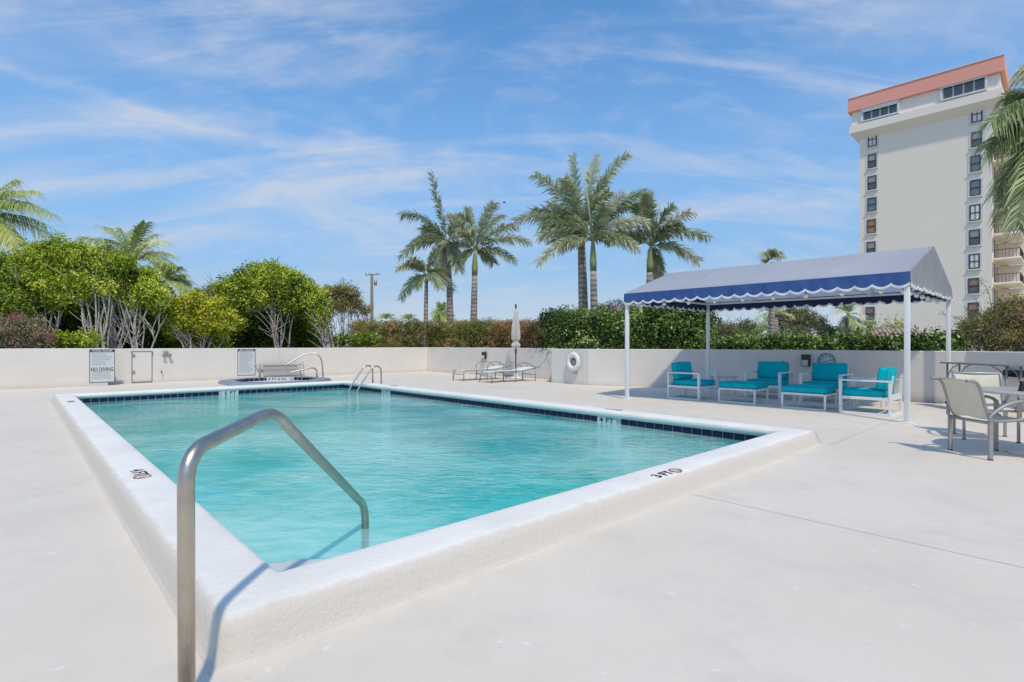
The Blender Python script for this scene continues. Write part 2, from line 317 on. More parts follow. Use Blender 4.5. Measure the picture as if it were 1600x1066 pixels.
# ------------------------------------------------------------------ object helpers
def tag(o, label=None, cat=None, group=None, kind=None):
    if label: o['label'] = label
    if cat: o['category'] = cat
    if group: o['group'] = group
    if kind: o['kind'] = kind
    return o
def empty(name, loc, rz=0, label=None, cat=None, group=None):
    o = bpy.data.objects.new(name, None); col.objects.link(o); o.empty_display_size = .1
    o.location = loc; o.rotation_euler = (0, 0, rz); return tag(o, label, cat, group)
def link(name, me, parent=None, loc=None, rot=None):
    o = bpy.data.objects.new(name, me); col.objects.link(o)
    if parent: o.parent = parent
    if loc is not None: o.location = loc
    if rot is not None: o.rotation_euler = rot
    return o
def copy_tree(o, parent=None, top=True):
    c = o.copy(); col.objects.link(c); c.parent = parent
    for ch in list(o.children): copy_tree(ch, c)
    return c

class MB:
    def __init__(s): s.v = []; s.f = []; s.sm = []
    def add(s, vs, fs, smooth=False):
        k = len(s.v); s.v += [tuple(v) for v in vs]; s.f += [tuple(i + k for i in f) for f in fs]; s.sm += [smooth] * len(fs); return s
    def box(s, c, d, rz=0, m=None, bev=0):
        """box centre c, full sizes d; with small chamfers when bev > 0"""
        hx, hy, hz_ = (x / 2 for x in d); c = Vector(c)
        if bev <= 0:
            vs = [Vector((x, y, z)) for x in (-hx, hx) for y in (-hy, hy) for z in (-hz_, hz_)]
            fs = [(0, 1, 3, 2), (4, 6, 7, 5), (0, 4, 5, 1), (2, 3, 7, 6), (0, 2, 6, 4), (1, 5, 7, 3)]
        else:
            b = min(bev, hx * .9, hy * .9, hz_ * .9); bm = bmesh.new(); bmesh.ops.create_cube(bm, size=1)
            for q in bm.verts: q.co = Vector((q.co.x * d[0], q.co.y * d[1], q.co.z * d[2]))
            bmesh.ops.bevel(bm, geom=bm.edges[:], offset=b, segments=2, affect='EDGES', profile=.5)
            bm.verts.index_update(); vs = [q.co.copy() for q in bm.verts]; fs = [tuple(q.index for q in f.verts) for f in bm.faces]; bm.free()
        r = m if m is not None else Matrix.Rotation(rz, 3, 'Z')
        s.add([r @ q + c for q in vs], fs, bev > 0 and min(d) > .05); return s
    def bar(s, a, b, w_, h_=None, up=(0, 0, 1)):
        a, b = Vector(a), Vector(b); h_ = h_ or w_; d = b - a; ln = d.length
        if ln < 1e-6: return s
        z = d / ln; up = Vector(up)
        if abs(z.dot(up)) > .99: up = Vector((1, 0, 0))
        x = up.cross(z).normalized(); y = z.cross(x)
        return s.box((a + b) / 2, (w_, h_, ln), m=Matrix((x, y, z)).transposed())
    def tube(s, pts, r, n=8, cap=True, smooth=True, rs=None):
        pts = [Vector(p) for p in pts]; rs = rs or [r] * len(pts); k0 = len(s.v); prev = None; vs = []
        for i, p in enumerate(pts):
            d = (pts[min(i + 1, len(pts) - 1)] - pts[max(i - 1, 0)])
            d = d.normalized() if d.length > 1e-9 else Vector((0, 0, 1))
            if prev is None:
                x = d.orthogonal().normalized()
            else:
                x = prev - d * prev.dot(d)
                x = x.normalized() if x.length > 1e-6 else d.orthogonal().normalized()
            prev = x; y = d.cross(x)
            vs += [p + (x * math.cos(2 * math.pi * j / n) + y * math.sin(2 * math.pi * j / n)) * rs[i] for j in range(n)]
        fs = [(i * n + j, i * n + (j + 1) % n, (i + 1) * n + (j + 1) % n, (i + 1) * n + j) for i in range(len(pts) - 1) for j in range(n)]
        s.add(vs, fs, smooth)
        if cap:
            m_ = (len(pts) - 1) * n
            s.f += [tuple(k0 + j for j in reversed(range(n))), tuple(k0 + m_ + j for j in range(n))]; s.sm += [False, False]
        return s
    def lathe(s, prof, c=(0, 0, 0), n=24, smooth=True):
        c = Vector(c); vs = [c + Vector((r * math.cos(2 * math.pi * j / n), r * math.sin(2 * math.pi * j / n), z)) for r, z in prof for j in range(n)]
        fs = [(i * n + j, i * n + (j + 1) % n, (i + 1) * n + (j + 1) % n, (i + 1) * n + j) for i in range(len(prof) - 1) for j in range(n)]
        return s.add(vs, fs, smooth)
    def poly(s, vs): return s.add(vs, [tuple(range(len(vs)))])
    def mesh(s, name, m, off=None):
        me = bpy.data.meshes.new(name)
        vs = s.v if off is None else [(x - off[0], y - off[1], z - off[2]) for x, y, z in s.v]
        me.from_pydata(vs, [], s.f); me.update()
        me.polygons.foreach_set('use_smooth', s.sm)
        if m: me.materials.append(m)
        return me
    def build(s, name, m, parent=None, off=None, loc=None, rot=None):
        return link(name, s.mesh(name, m, off), parent, loc, rot)
def chaikin(pts, k=2):
    pts = [Vector(p) for p in pts]
    for _ in range(k):
        q = [pts[0]]
        for a, b in zip(pts, pts[1:]): q += [a * .75 + b * .25, a * .25 + b * .75]
        pts = q + [pts[-1]]
    return pts
def fillet(pts, r, n=6):
    """polyline with rounded bends of radius-like setback r"""
    pts = [Vector(p) for p in pts]; out = [pts[0]]
    for a, b, c in zip(pts, pts[1:], pts[2:]):
        ra = min(r, (a - b).length * .49, (c - b).length * .49)
        p0 = b + (a - b).normalized() * ra; p2 = b + (c - b).normalized() * ra
        for i in range(n + 1):
            t = i / n; out.append(p0 * (1 - t) ** 2 + b * 2 * t * (1 - t) + p2 * t * t)
    return out + [pts[-1]]
def text_mesh(s, size, m, name='lettering', ext=.0008):
    cu_ = bpy.data.curves.new('t', 'FONT'); cu_.body = s; cu_.size = size; cu_.extrude = ext; cu_.align_x = 'CENTER'; cu_.align_y = 'CENTER'; cu_.offset = size * .02
    o = bpy.data.objects.new('t', cu_); col.objects.link(o); dg = bpy.context.evaluated_depsgraph_get()
    me = bpy.data.meshes.new_from_object(o.evaluated_get(dg)); bpy.data.objects.remove(o); bpy.data.curves.remove(cu_)
    me.name = name; me.materials.clear(); me.materials.append(m); return me
def place(o, origin, xdir, ydir):
    x = Vector(xdir).normalized(); y = Vector(ydir).normalized(); z = x.cross(y)
    o.matrix_local = Matrix.Translation(origin) @ Matrix((x, y, z)).transposed().to_4x4(); return o

# ------------------------------------------------------------------ ground
MB().poly([(-3000, -600, -2.5), (3000, -600, -2.5), (3000, 5000, -2.5), (-3000, 5000, -2.5)]).build('ground', M['pale_ground'])['kind'] = 'structure'

# wall footprints (inner faces)
nn = Vector((N.x, N.y, 0))
WC = Vector((-3.95, 24.8, 0))                       # far corner of the terrace
WL1 = WC - U * 11.95                                # just right of the step in the left wall
WLs = WL1 - N * .55; WLe = WLs - U * 16
WR0 = Vector((1.62, 18.82, 0)); WR0 = WC - N * ((WC - WR0).length)
FW = [Vector(p) for p in ((1.30, 17.5, 0), (2.35, 16.35, 0), (3.55, 15.78, 0), (4.6, 15.55, 0), (5.48, 15.2, 0), (9.22, 11.30, 0), (9.42, 11.06, 0), (9.62, 9.6, 0), (9.8, 2, 0), (9.9, -6, 0))]
def fill(loops, z=0.0):
    bm = bmesh.new()
    es = []
    for lp in loops:
        vs = [bm.verts.new((p[0], p[1], z)) for p in lp]
        es += [bm.edges.new((vs[i], vs[(i + 1) % len(vs)])) for i in range(len(vs))]
    bmesh.ops.triangle_fill(bm, use_beauty=True, use_dissolve=False, edges=es, normal=(0, 0, 1))
    return bm
CW = .355
def bm_link(name, bm, m, parent=None, smooth=False):
    bmesh.ops.recalc_face_normals(bm, faces=bm.faces[:])
    if sum(f.normal.z for f in bm.faces) < 0: bmesh.ops.reverse_faces(bm, faces=bm.faces[:])
    me = bpy.data.meshes.new(name); bm.to_mesh(me); bm.free(); me.materials.append(m)
    if smooth: me.polygons.foreach_set('use_smooth', [True] * len(me.polygons))
    return link(name, me, parent)
g = .0025
X1 = P(3.23 - g, -CW + .05); X1b = P(3.23 - g, -8.5)
X2 = P(PW + CW - .05, -.45 + g); X2b = P(13.35, -.45 + g)
outer = [X1b, X1, P(-CW + .05, -CW + .05), P(-CW + .05, PL + CW - .05), P(PW + CW - .05, PL + CW - .05), X2, X2b,
         FW[4], FW[3], FW[2], FW[1], FW[0], WR0 + U * .25 - N * 0, WC + U * .2, WL1 + N * .1, WLs, WLe, Vector((-24, -5, 0)), Vector((X1b.x, -5, 0))]
outer[0] = Vector((P(3.23 - g, -9).x, P(3.23 - g, -9).y, 0)); outer[-1] = Vector((outer[0].x - 1, -5, 0))
deck = fill([outer]); dk = bm_link('pool_deck', deck, M['deck']); dk['kind'] = 'structure'
sl2 = fill([[P(3.23 + g, -9), Vector((9.85, -5, 0)), FW[8], FW[7], FW[6], FW[5], P(13.35, -.45 - g), P(PW + CW - .05, -.45 - g), P(PW + CW - .05, -CW + .05), P(3.23 + g, -CW + .05)]])
bm_link('deck_slab', sl2, M['deck'], dk)
bj = MB()
bj.bar(P(3.23, -9, -.012), P(3.23, -CW + .05, -.012), .03, .015); bj.bar(P(PW + .2, -.45, -.012), P(13.3, -.45, -.012), .03, .015)
bj.build('control_joint', M['joint'], dk)

# ------------------------------------------------------------------ pool
prof = [(.001, .05), (.001, .078), (-.022, .084), (-.030, .105), (-.027, .14), (-.012, .158), (.012, .166), (.06, .168), (.12, .169), (.18, .168), (.255, .166), (.285, .157), (.306, .138), (.319, .105), (.331, .055), (.345, .018), (.349, .006), (.366, .004), (.37, -.01)]
def sweep(prof, seg=.12):
    vs = []; fs = []; k = len(prof)
    corners = [(0, 0), (PW, 0), (PW, PL), (0, PL)]; outd = [(-1, -1), (1, -1), (1, 1), (-1, 1)]
    rings = []
    for i in range(4):
        a, b = corners[i], corners[(i + 1) % 4]; da, db = outd[i], outd[(i + 1) % 4]
        n = int(max(abs(a[0] - b[0]), abs(a[1] - b[1])) / seg)
        for j in range(n):
            f = j / n; rings.append((a[0] + (b[0] - a[0]) * f, a[1] + (b[1] - a[1]) * f, da[0] + (db[0] - da[0]) * f, da[1] + (db[1] - da[1]) * f, i, f, n))
    for (s, t, ds, dt, i, f, n) in rings:
        for o, z in prof:
            if i % 2 == 0: ss = s + (corners[(i) % 4][0] and 0); 
            a, b = corners[i], corners[(i + 1) % 4]; da, db = outd[i], outd[(i + 1) % 4]
            p0 = (a[0] + da[0] * o, a[1] + da[1] * o); p1 = (b[0] + db[0] * o, b[1] + db[1] * o)
            wob = .001 * math.sin(3.1 * (s + t) + 9 * o) + .0004 * math.sin(11.3 * (s - t) + 5 * o) if o > .03 else 0
            q = P(p0[0] + (p1[0] - p0[0]) * f, p0[1] + (p1[1] - p0[1]) * f, z + wob * (.5 if z > .1 else 1)); vs.append(q)
    m_ = len(rings)
    for i in range(m_):
        for j in range(k - 1):
            fs.append((i * k + j, i * k + j + 1, ((i + 1) % m_) * k + j + 1, ((i + 1) % m_) * k + j))
    return vs, fs
vs, fs = sweep(prof)
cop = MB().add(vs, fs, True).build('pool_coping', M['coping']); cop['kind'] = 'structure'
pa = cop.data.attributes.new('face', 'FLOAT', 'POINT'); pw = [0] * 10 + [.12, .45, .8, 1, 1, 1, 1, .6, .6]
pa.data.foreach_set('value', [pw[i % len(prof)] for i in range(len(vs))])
# basin
fl = -1.15
b = MB()
cs = [P(0, 0), P(PW, 0), P(PW, PL), P(0, PL)]
for i in range(4):
    a, c = cs[i], cs[(i + 1) % 4]
    b.poly([a + Vector((0, 0, fl)), a + Vector((0, 0, -.09)), c + Vector((0, 0, -.09)), c + Vector((0, 0, fl))])
b.poly([c + Vector((0, 0, fl)) for c in cs])
basin = b.build('pool_basin', M['plaster']); basin['kind'] = 'structure'
st = MB()
for r_, z_ in ((.56, .004), (.9, -.27), (1.24, -.52)):
    pts = [P(.004, .004)] + [P(.004 + r_ * math.cos(a), .004 + r_ * math.sin(a)) for a in [R(q * 9) for q in range(11)]]
    top = [p + Vector((0, 0, z_)) for p in pts]; bot = [p + Vector((0, 0, fl)) for p in pts]; k = len(pts)
    st.add(top + bot, [tuple(range(k))] + [(i, k + i, k + (i + 1) % k, (i + 1) % k) for i in range(k)])
st.build('corner_step', M['step'], basin)
e1 = MB()
e1.tube([P(.004 + .565 * math.cos(R(q * 5 + 1)), .004 + .565 * math.sin(R(q * 5 + 1)), -.006) for q in range(18)], .009, 6)
e1.build('step_edge_tile', M['tile'], basin)
# water surface: fine mesh, small ripples
wt = MB(); NS, NT = 60, 110
wt.add([P(.002 + (PW - .004) * i / NS, .002 + (PL - .004) * j / NT, 0) for j in range(NT + 1) for i in range(NS + 1)],
       [(j * (NS + 1) + i, j * (NS + 1) + i + 1, (j + 1) * (NS + 1) + i + 1, (j + 1) * (NS + 1) + i) for j in range(NT) for i in range(NS)], True)
wt.build('pool_water', M['water'], loc=(0, 0, -.03))['kind'] = 'structure'
# waterline tiles on a grout bed
band = MB()
for i in range(4):
    a, c = cs[i], cs[(i + 1) % 4]
    band.poly([a + Vector((0, 0, -.09)), a + Vector((0, 0, .06)), c + Vector((0, 0, .06)), c + Vector((0, 0, -.09))])
bo = band.build('waterline_band', M['grout']); bo['kind'] = 'structure'
tl = MB().box((0, 0, 0), (.143, .006, .143), bev=.002).mesh('waterline_tile', M['tile'])
marks = {(2, 'v'): None}
def tile_row(a, d, inw, length, skip=()):
    n = int(round(length / .152)); st_ = length / n
    for i in range(n):
        c = (i + .5) * st_
        if any(lo < c < hi for lo, hi in skip): continue
        o = link('tile', tl, bo, a + d * c + inw * .0035 + Vector((0, 0, -.014)))
        o.rotation_euler = (0, 0, math.atan2(d.y, d.x))
def t_at(px, py, z=0.03):
    g_ = G(px, py, z) - PD; return g_.dot(U), g_.dot(N)
# depth marker tiles positions
tB = PL * .48
tA_ = None
mk_right = [(3.30, '4 FT'), (PL - .9, '5 FT')]
for c in range(1): pass
def edge_at(px, side):
    """distance along a side where the picture column px meets it"""
    k = (px - 800) / F
    if side == 'r':   # s = PW, unknown t
        p, d = P(PW, 0), N
    elif side == 'f':
        p, d = P(0, PL), U
    elif side == 'l': p, d = P(0, 0), N
    else: p, d = P(0, 0), U
    return (k * p.y - p.x) / (d.x - k * d.y)
tr1, tr2, tf1 = edge_at(948, 'r'), edge_at(603, 'r'), edge_at(360, 'f')
tile_row(P(0, 0), U, N, PW); tile_row(P(0, 0), N, U, PL)
tile_row(P(PW, 0), N, -U, PL, [(tr1 - .23, tr1 + .23), (tr2 - .23, tr2 + .23)])
tile_row(P(0, PL), U, -N, PW, [(tf1 - .23, tf1 + .23)])
for (c0, xd, inw, s_) in ((P(PW, tr1), -N, -U, '4 FT'), (P(PW, tr2), -N, -U, '5 FT'), (P(0 + tf1, PL), U, -N, '5 FT')):
    pl = MB().box((0, 0, 0), (.38, .145, .006), bev=.002).build('depth_tile', M['sign'], bo)
    place(pl, c0 + inw * .004 + Vector((0, 0, -.012)), xd, (0, 0, 1))
    tx = link('depth_lettering', text_mesh(s_, .13, M['black']), pl, (0, .018, .0045)); tx.scale = (1.2, .8, 1)
# painted depth marks on the coping
def mark(s, s_, t_, xd, yd, size=.105, nd=True, z=.1705):
    me = text_mesh(s, size, M['black'], 'depth_mark', .0003)
    o = link('depth_mark', me, cop); place(o, P(s_, t_, z), xd, yd)
    if nd:
        wdt = max(v.co.x for v in me.vertices)
        r = MB(); cx = wdt + size * .55; rr = size * .42
        ring = [(cx + rr * math.cos(a), rr * math.sin(a), .0006) for a in [R(q * 15) for q in range(25)]]
        r.tube(ring, size * .035, 4, cap=False); r.bar((cx - rr * .7, rr * .7, .0006), (cx + rr * .7, -rr * .7, .0006), size * .06, .001)
        ro = r.build('no_diving_mark', M['red'], cop); place(ro, P(s_, t_, z), xd, yd)
s3 = edge_at(1040, 'n')
mark('3 FT', t_at(1036, 741, .17)[0], t_at(1036, 741, .17)[1], U, N, .13)
tt = t_at(216, 738, .17); mark('4 FT', tt[0], tt[1], N * -1, U, .14)
tt = t_at(110, 627, .17); mark('5 FT', tt[0] , tt[1], N * -1, U, .12)
tt = (PW + .17, edge_at(952, 'r') + .1); mark('4 FT', tt[0], tt[1], -N, U * 1, .12)
tt = (PW + .17, edge_at(607, 'r') + .1); mark('5 FT', tt[0], tt[1], -N, U * 1, .12)

# ------------------------------------------------------------------ terrace walls
def wall(name, pts, h, m, label, thick=.2, cap=None):
    """mitred wall along its visible face; thickness goes to the left of the walking direction"""
    pts = [Vector(p) for p in pts]; nrm = []
    for i in range(len(pts)):
        ds = []
        if i > 0: ds.append((pts[i] - pts[i - 1]).normalized())
        if i < len(pts) - 1: ds.append((pts[i + 1] - pts[i]).normalized())
        ns = [Vector((-d.y, d.x, 0)) for d in ds]; v = sum(ns, Vector()); v.normalize(); v /= max(.5, v.dot(ns[0])); nrm.append(v)
    prof = [(0, -.3), (0, h - .012), (.012, h), (thick - .012, h), (thick, h - .012), (thick, -2.4)]
    k = len(prof); vs = [p + n_ * o + Vector((0, 0, z)) for p, n_ in zip(pts, nrm) for o, z in prof]
    fs = [(i * k + j, i * k + (j + 1) % k, (i + 1) * k + (j + 1) % k, (i + 1) * k + j) for i in range(len(pts) - 1) for j in range(k)]
    fs += [tuple(reversed(range(k))), tuple((len(pts) - 1) * k + j for j in range(k))]
    o = MB().add(vs, fs).build('terrace_wall', m); return tag(o, label, 'wall')
wall('l', [WLe, WLs, WLs + N * .6], 1.135, M['wall'], 'off-white terrace wall section with the pool rules sign, left of the access door', .55)
wall('m', [WL1, WC, WR0], 1.12, M['wall'], 'long off-white rendered wall running behind the spa and the sunbeds to the far corner')
wall('r', [WR0 + N * .15 + U * .02, FW[0] + (FW[0] - FW[1]).normalized() * 0.0 + Vector((.0, .0, 0))][:0] or FW[:7], 1.112, M['wall_r'], 'curved grey-white wall behind the canopy with life ring and thermometer')
wall('rr', FW[6:], 1.112, M['wall_r'], 'grey-white wall piece at the right behind the dining chairs')
wall('ret', [WR0 + N * .03 - U * .0, FW[0] + U * .25 + N * .12], 1.10, M['wall'], 'short return wall joining the far wall and the life ring wall')

def stain(m):
    t = m.node_tree; l = t.links.new; b = t.nodes['Principled BSDF']; src = b.inputs['Base Color'].links[0].from_socket
    co = nnew(t, 'ShaderNodeTexCoord').outputs['Object']; mp = nnew(t, 'ShaderNodeMapping'); mp.inputs['Scale'].default_value = (3.2, 3.2, .35); l(co, mp.inputs[0])
    n = nnew(t, 'ShaderNodeTexNoise'); n.inputs['Scale'].default_value = 1.6; n.inputs['Detail'].default_value = 9; n.inputs['Roughness'].default_value = .7; l(mp.outputs[0], n.inputs['Vector'])
    n2 = nnew(t, 'ShaderNodeTexNoise'); n2.inputs['Scale'].default_value = 5; n2.inputs['Detail'].default_value = 8; l(co, n2.inputs['Vector'])
    sp = nnew(t, 'ShaderNodeSeparateXYZ'); l(co, sp.inputs[0])
    lowz = nnew(t, 'ShaderNodeMapRange'); lowz.inputs[1].default_value = .16; lowz.inputs[2].default_value = 0; l(sp.outputs[2], lowz.inputs[0])
    hi = nnew(t, 'ShaderNodeMapRange', interpolation_type='SMOOTHSTEP'); hi.inputs[1].default_value = .56; hi.inputs[2].default_value = .74; hi.inputs[4].default_value = .45; l(n.outputs[0], hi.inputs[0])
    ml = nnew(t, 'ShaderNodeMath', operation='MULTIPLY'); l(lowz.outputs[0], ml.inputs[0]); l(n2.outputs[0], ml.inputs[1])
    ad = nnew(t, 'ShaderNodeMath', operation='ADD', use_clamp=True); l(hi.outputs[0], ad.inputs[0]); l(ml.outputs[0], ad.inputs[1])
    x = nnew(t, 'ShaderNodeMix', data_type='RGBA'); l(ad.outputs[0], x.inputs[0]); l(src, x.inputs[6]); x.inputs[7].default_value = (.50, .455, .40, 1); l(x.outputs[2], b.inputs['Base Color'])
stain(M['wall']); stain(M['wall_r'])
def on_wall(p, d, px, Yfix=None):
    k = (px - 800) / F; return p + d * ((k * p.y - p.x) / (d.x - k * d.y))
def zat(py, Y): return EYE + (HOR - py) * Y / F

def sign(px0, px1, py0, py1, p, d, title, big, label, nlines):
    a = on_wall(p, d, px0); c = on_wall(p, d, px1); mid = (a + c) / 2; wd = (c - a).length
    zt, zb = zat(py0, mid.y), zat(py1, mid.y); h = zt - zb
    nrm = Vector((d.y, -d.x, 0)).normalized()
    if nrm.y > 0: nrm = -nrm
    root = empty('rules_sign', mid + Vector((0, 0, (zt + zb) / 2)) + nrm * .004, 0, label, 'sign')
    root.rotation_euler = (R(90), 0, math.atan2(d.y, d.x))
    MB().box((0, 0, 0), (wd, h, .008), bev=.002).build('sign_panel', M['sign'], root)
    fr = MB(); t_ = .014
    for sx in (-1, 1): fr.box((sx * (wd / 2 - t_ / 2), 0, .006), (t_, h, .006))
    fr.box((0, -h / 2 + t_ / 2, .006), (wd - 2 * t_, t_, .006)); fr.build('border', M['signtext'], root)
    hh = h * .085
    MB().box((0, h / 2 - hh / 2, .0055), (wd - 2 * t_, hh, .004)).build('header_band', M['signtext'], root)
    me = text_mesh(title, hh * 1.0, M['sign'], 'header_lettering'); o = link('header_lettering', me, root, (0, h / 2 - hh / 2, .0085))
    w0 = max(v.co.x for v in me.vertices) * 2; o.scale = (wd * .78 / w0, 1, 1)
    rows = MB(); y0 = h / 2 - hh * 1.55; lh = h * .8 / nlines
    for i in range(nlines):
        y = y0 - i * lh
        if big and .50 < (h / 2 - y) / h < .67: continue
        if y < -h / 2 + .03: break
        x = -wd * .39; end = wd * random.choice((.39, .38, .3, .12, .34, .39, .22))
        while x < end - .02:
            lw = random.uniform(.015, .055); lw = min(lw, end - x); rows.box((x + lw / 2, y, .0048), (lw, lh * .36, .0012)); x += lw + .012
    rows.build('small_print', M['signgrey'], root)['kind'] = 'stuff'
    if big:
        me = text_mesh(big, .1, M['signtext'], 'big_lettering'); w0 = max(v.co.x for v in me.vertices) * 2
        o = link('big_lettering', me, root, (0, h / 2 - h * .615, .005)); o.scale = (wd * .88 / w0, wd * .88 / w0 * 1.55, 1)
sign(139.5, 179.5, 546, 597.5, WLs, U, 'POOL RULES', 'NO DIVING', 'white pool rules sign reading NO DIVING on the left wall', 17)
sign(371, 399, 545.5, 586.5, WL1, U, 'SPA RULES', None, 'narrow white spa rules sign with small print on the wall behind the spa', 22)

# access door with hinges, between sign and hose fitting
a = on_wall(WL1, U, 206); c = on_wall(WL1, U, 237.5); mid = (a + c) / 2; wd = (c - a).length
zt, zb = zat(549.5, mid.y), zat(597, mid.y)
dr = empty('access_door', Vector((mid.x, mid.y, zb)) - N * .004, math.atan2(U.y, U.x), 'small off-white hinged access door set in the wall right of the no diving sign', 'access door')
MB().box((0, -.008, (zt - zb) / 2), (wd - .03, .018, zt - zb - .03), bev=.004).build('door_leaf', M['wall'], dr)
fr = MB(); h = zt - zb
fr.box((-wd / 2, -.010, h / 2), (.012, .012, h)); fr.box((wd / 2, -.010, h / 2), (.010, .012, h)); fr.box((0, -.010, 0), (wd, .012, .018)); fr.box((0, -.012, h), (wd + .05, .02, .02))
fr.build('frame', M['greytwig'], dr)
for zz_ in (h * .87, h * .32): MB().box((-wd / 2 + .05, -.022, zz_), (.07, .014, .11), bev=.005).build('hinge', M['alu'], dr)
MB().tube([(wd / 2 + .01, -.03, h - .1), (wd / 2 + .01, -.03, h + .02)], .012, 6).build('latch', M['alu'], dr)
# wall hose fittings
p_ = on_wall(WL1, U, 259); zc = zat(553, p_.y)
o_ = empty('outdoor_socket', Vector((p_.x, p_.y, zc)) - N * .003, math.atan2(U.y, U.x), 'small grey twin floodlight bracket on the wall right of the access door', 'light fitting')
MB().box((0, -.03, .03), (.12, .06, .14), bev=.01).build('junction_box', M['alu'], o_)
for sx in (-.06, .08): MB().tube([(sx, -.05, 0), (sx * 1.3, -.14, -.06)], .05, 10, rs=[.03, .055]).build('lamp_head', M['alu'], o_)
p_ = on_wall(WL1, U, 252); zc = zat(581.5, p_.y)
o_ = empty('wall_tap', Vector((p_.x, p_.y, zc)) - N * .003, math.atan2(U.y, U.x), 'tiny dark water tap low on the wall right of the access door', 'tap')
MB().tube([(0, 0, 0), (0, -.07, 0), (0, -.09, -.04)], .013, 8).build('spout', M['dark'], o_)
MB().tube([(-.03, -.06, .035), (.03, -.06, .035)], .008, 6).tube([(0, -.06, 0), (0, -.06, .035)], .007, 6).build('handle', M['dark'], o_)

# bulkhead wall lights
def wall_light(px, py, p, d, w_, h_, label, lens=.45, m2='sling'):
    q = on_wall(p, d, px); zc = zat(py, q.y); root = empty('wall_light', Vector((q.x, q.y, zc)), math.atan2(d.y, d.x), label, 'wall light')
    sgn = -1 if Vector((d.y, -d.x)).y < 0 else -1
    yv = -1
    MB().box((0, yv * .055, 0), (w_, .10, h_), bev=.008).build('housing', M['dark'], root)
    MB().box((-w_ * .06, yv * .108, -h_ * .22), (w_ * .75, .02, h_ * lens), bev=.006).build('lens', M[m2], root)
wall_light(758, 555.5, WR0, -N, .21, .28, 'dark bulkhead wall light with cream lens above the sunbeds')
wall_light(1260.5, 563, FW[5], (FW[5] - FW[4]).normalized(), .19, .29, 'dark bulkhead wall light beside the round thermometer', .5, 'alu_l')
wall_light(1592, 584, FW[7], (FW[7] - FW[6]).normalized(), .42, .13, 'dark green wall box at the right picture edge behind the dining table', .5, 'tile')

# thermometer dial
d5 = (FW[5] - FW[4]).normalized(); q = on_wall(FW[5], d5, 1291.5)
th = empty('wall_thermometer', Vector((q.x, q.y, zat(564.5, q.y))), 0, 'round pale teal thermometer dial on the wall above a chair back', 'thermometer')
th.rotation_euler = (R(90), 0, math.atan2(d5.y, d5.x))
M['dial'] = mat('dial_face', (.42, .58, .57), .4); M['dialrim'] = mat('dial_rim', (.10, .24, .25), .4)
MB().lathe([(0, 0), (.185, 0), (.185, .018), (0, .018)], n=36).build('dial_face', M['dial'], th)
MB().tube([(.188 * math.cos(R(a)), .188 * math.sin(R(a)), .016) for a in range(0, 361, 10)], .011, 6, cap=False).build('rim', M['dialrim'], th)
tk = MB()
for a in range(-40, 221, 13): tk.bar((.165 * math.cos(R(a)), .165 * math.sin(R(a)), .019), (.178 * math.cos(R(a)), .178 * math.sin(R(a)), .019), .006, .002)
tk.build('tick_marks', M['signtext'], th)
for i, s_ in enumerate(('120', '100', '80', '60', '40', '20', '0')):
    a = -20 + i * 36.7
    link('numeral', text_mesh(s_, .042, M['signtext']), th, (.13 * math.cos(R(a)), .13 * math.sin(R(a)), .019))
MB().bar((-.05, -.012, .022), (.115, .02, .022), .010, .003).build('needle', M['signtext'], th)

# ------------------------------------------------------------------ metal handrails
def rail(name, pts, r, label, cat, setback=.15, feet=()):
    b0 = Vector(pts[0]); root = empty(name, (b0.x, b0.y, 0), 0, label, cat)
    MB().tube(fillet(pts, setback, 8), r, 16).build('tube', M['steel'], root, off=(b0.x, b0.y, 0))
    for p in feet:
        MB().lathe([(r * 2.2, 0.001), (r * 2.1, .012), (r * 1.15, .022)], (p[0] - b0.x, p[1] - b0.y, p[2] if len(p) > 2 else 0), 20).build('escutcheon', M['steel'], root)
rail('grab_rail', [(-1.098, 1.80, 0), (-1.092, 1.785, .885), (-1.072, 2.385, .955), (-1.025, 3.72, .12), (-1.02, 3.72, -.55)], .0265,
     'large bent steel grab rail in the foreground dipping into the pool corner', 'handrail', .11, [(-1.098, 1.80)])
# ladder hoops at the far corner
for i, px in enumerate((577, 590.5)):
    c0 = G(px, 599); s_ = PW + CW + .10; t_ = (c0 - PD).dot(N)
    t_ = edge_at(560 if i == 0 else 573, 'r')
    p = P(s_, t_); pts = [P(s_, t_), P(s_ - .02, t_, .62), P(s_ - .26, t_, .66), P(s_ - .80, t_, -.10), P(s_ - .80, t_, -.5)]
    rail('ladder_rail', pts, .024, ['steel pool ladder hoop at the far corner, the left one of the pair', 'steel pool ladder hoop at the far corner, the right one of the pair'][i], 'pool ladder', .20)

# ------------------------------------------------------------------ spa
spc = Vector((-7.75, 17.55, 0)); SR = 1.78
M['spacoping'] = mat('spa_grey_tile', (.30, .33, .40), .5, c2=(.24, .27, .35), vscale=9)
spa = empty('spa_tub', spc, math.atan2(U.y, U.x), 'octagonal spa with blue grey tiled rim by the far end of the pool', 'spa')
def octo(r): return [Vector((r / math.cos(R(22.5)) * math.cos(R(22.5 + 45 * i)), r / math.cos(R(22.5)) * math.sin(R(22.5 + 45 * i)), 0)) for i in range(8)]
o1, o2, o3, o0 = octo(1.56), octo(1.20), octo(1.20), octo(1.58)
b = MB(); vs = [p + Vector((0, 0, 0)) for p in o0] + [p + Vector((0, 0, .10)) for p in o1] + [p + Vector((0, 0, .10)) for p in o2] + [p + Vector((0, 0, -.7)) for p in o3]
b.add(vs, [(r * 8 + i, r * 8 + (i + 1) % 8, (r + 1) * 8 + (i + 1) % 8, (r + 1) * 8 + i) for r in range(3) for i in range(8)] + [tuple(24 + i for i in range(8))])
b.build('shell', M['spacoping'], spa)
rt = MB().box((0, 0, 0), (.14, .34, .012), bev=.003).mesh('rim_tile', M['spacoping'])
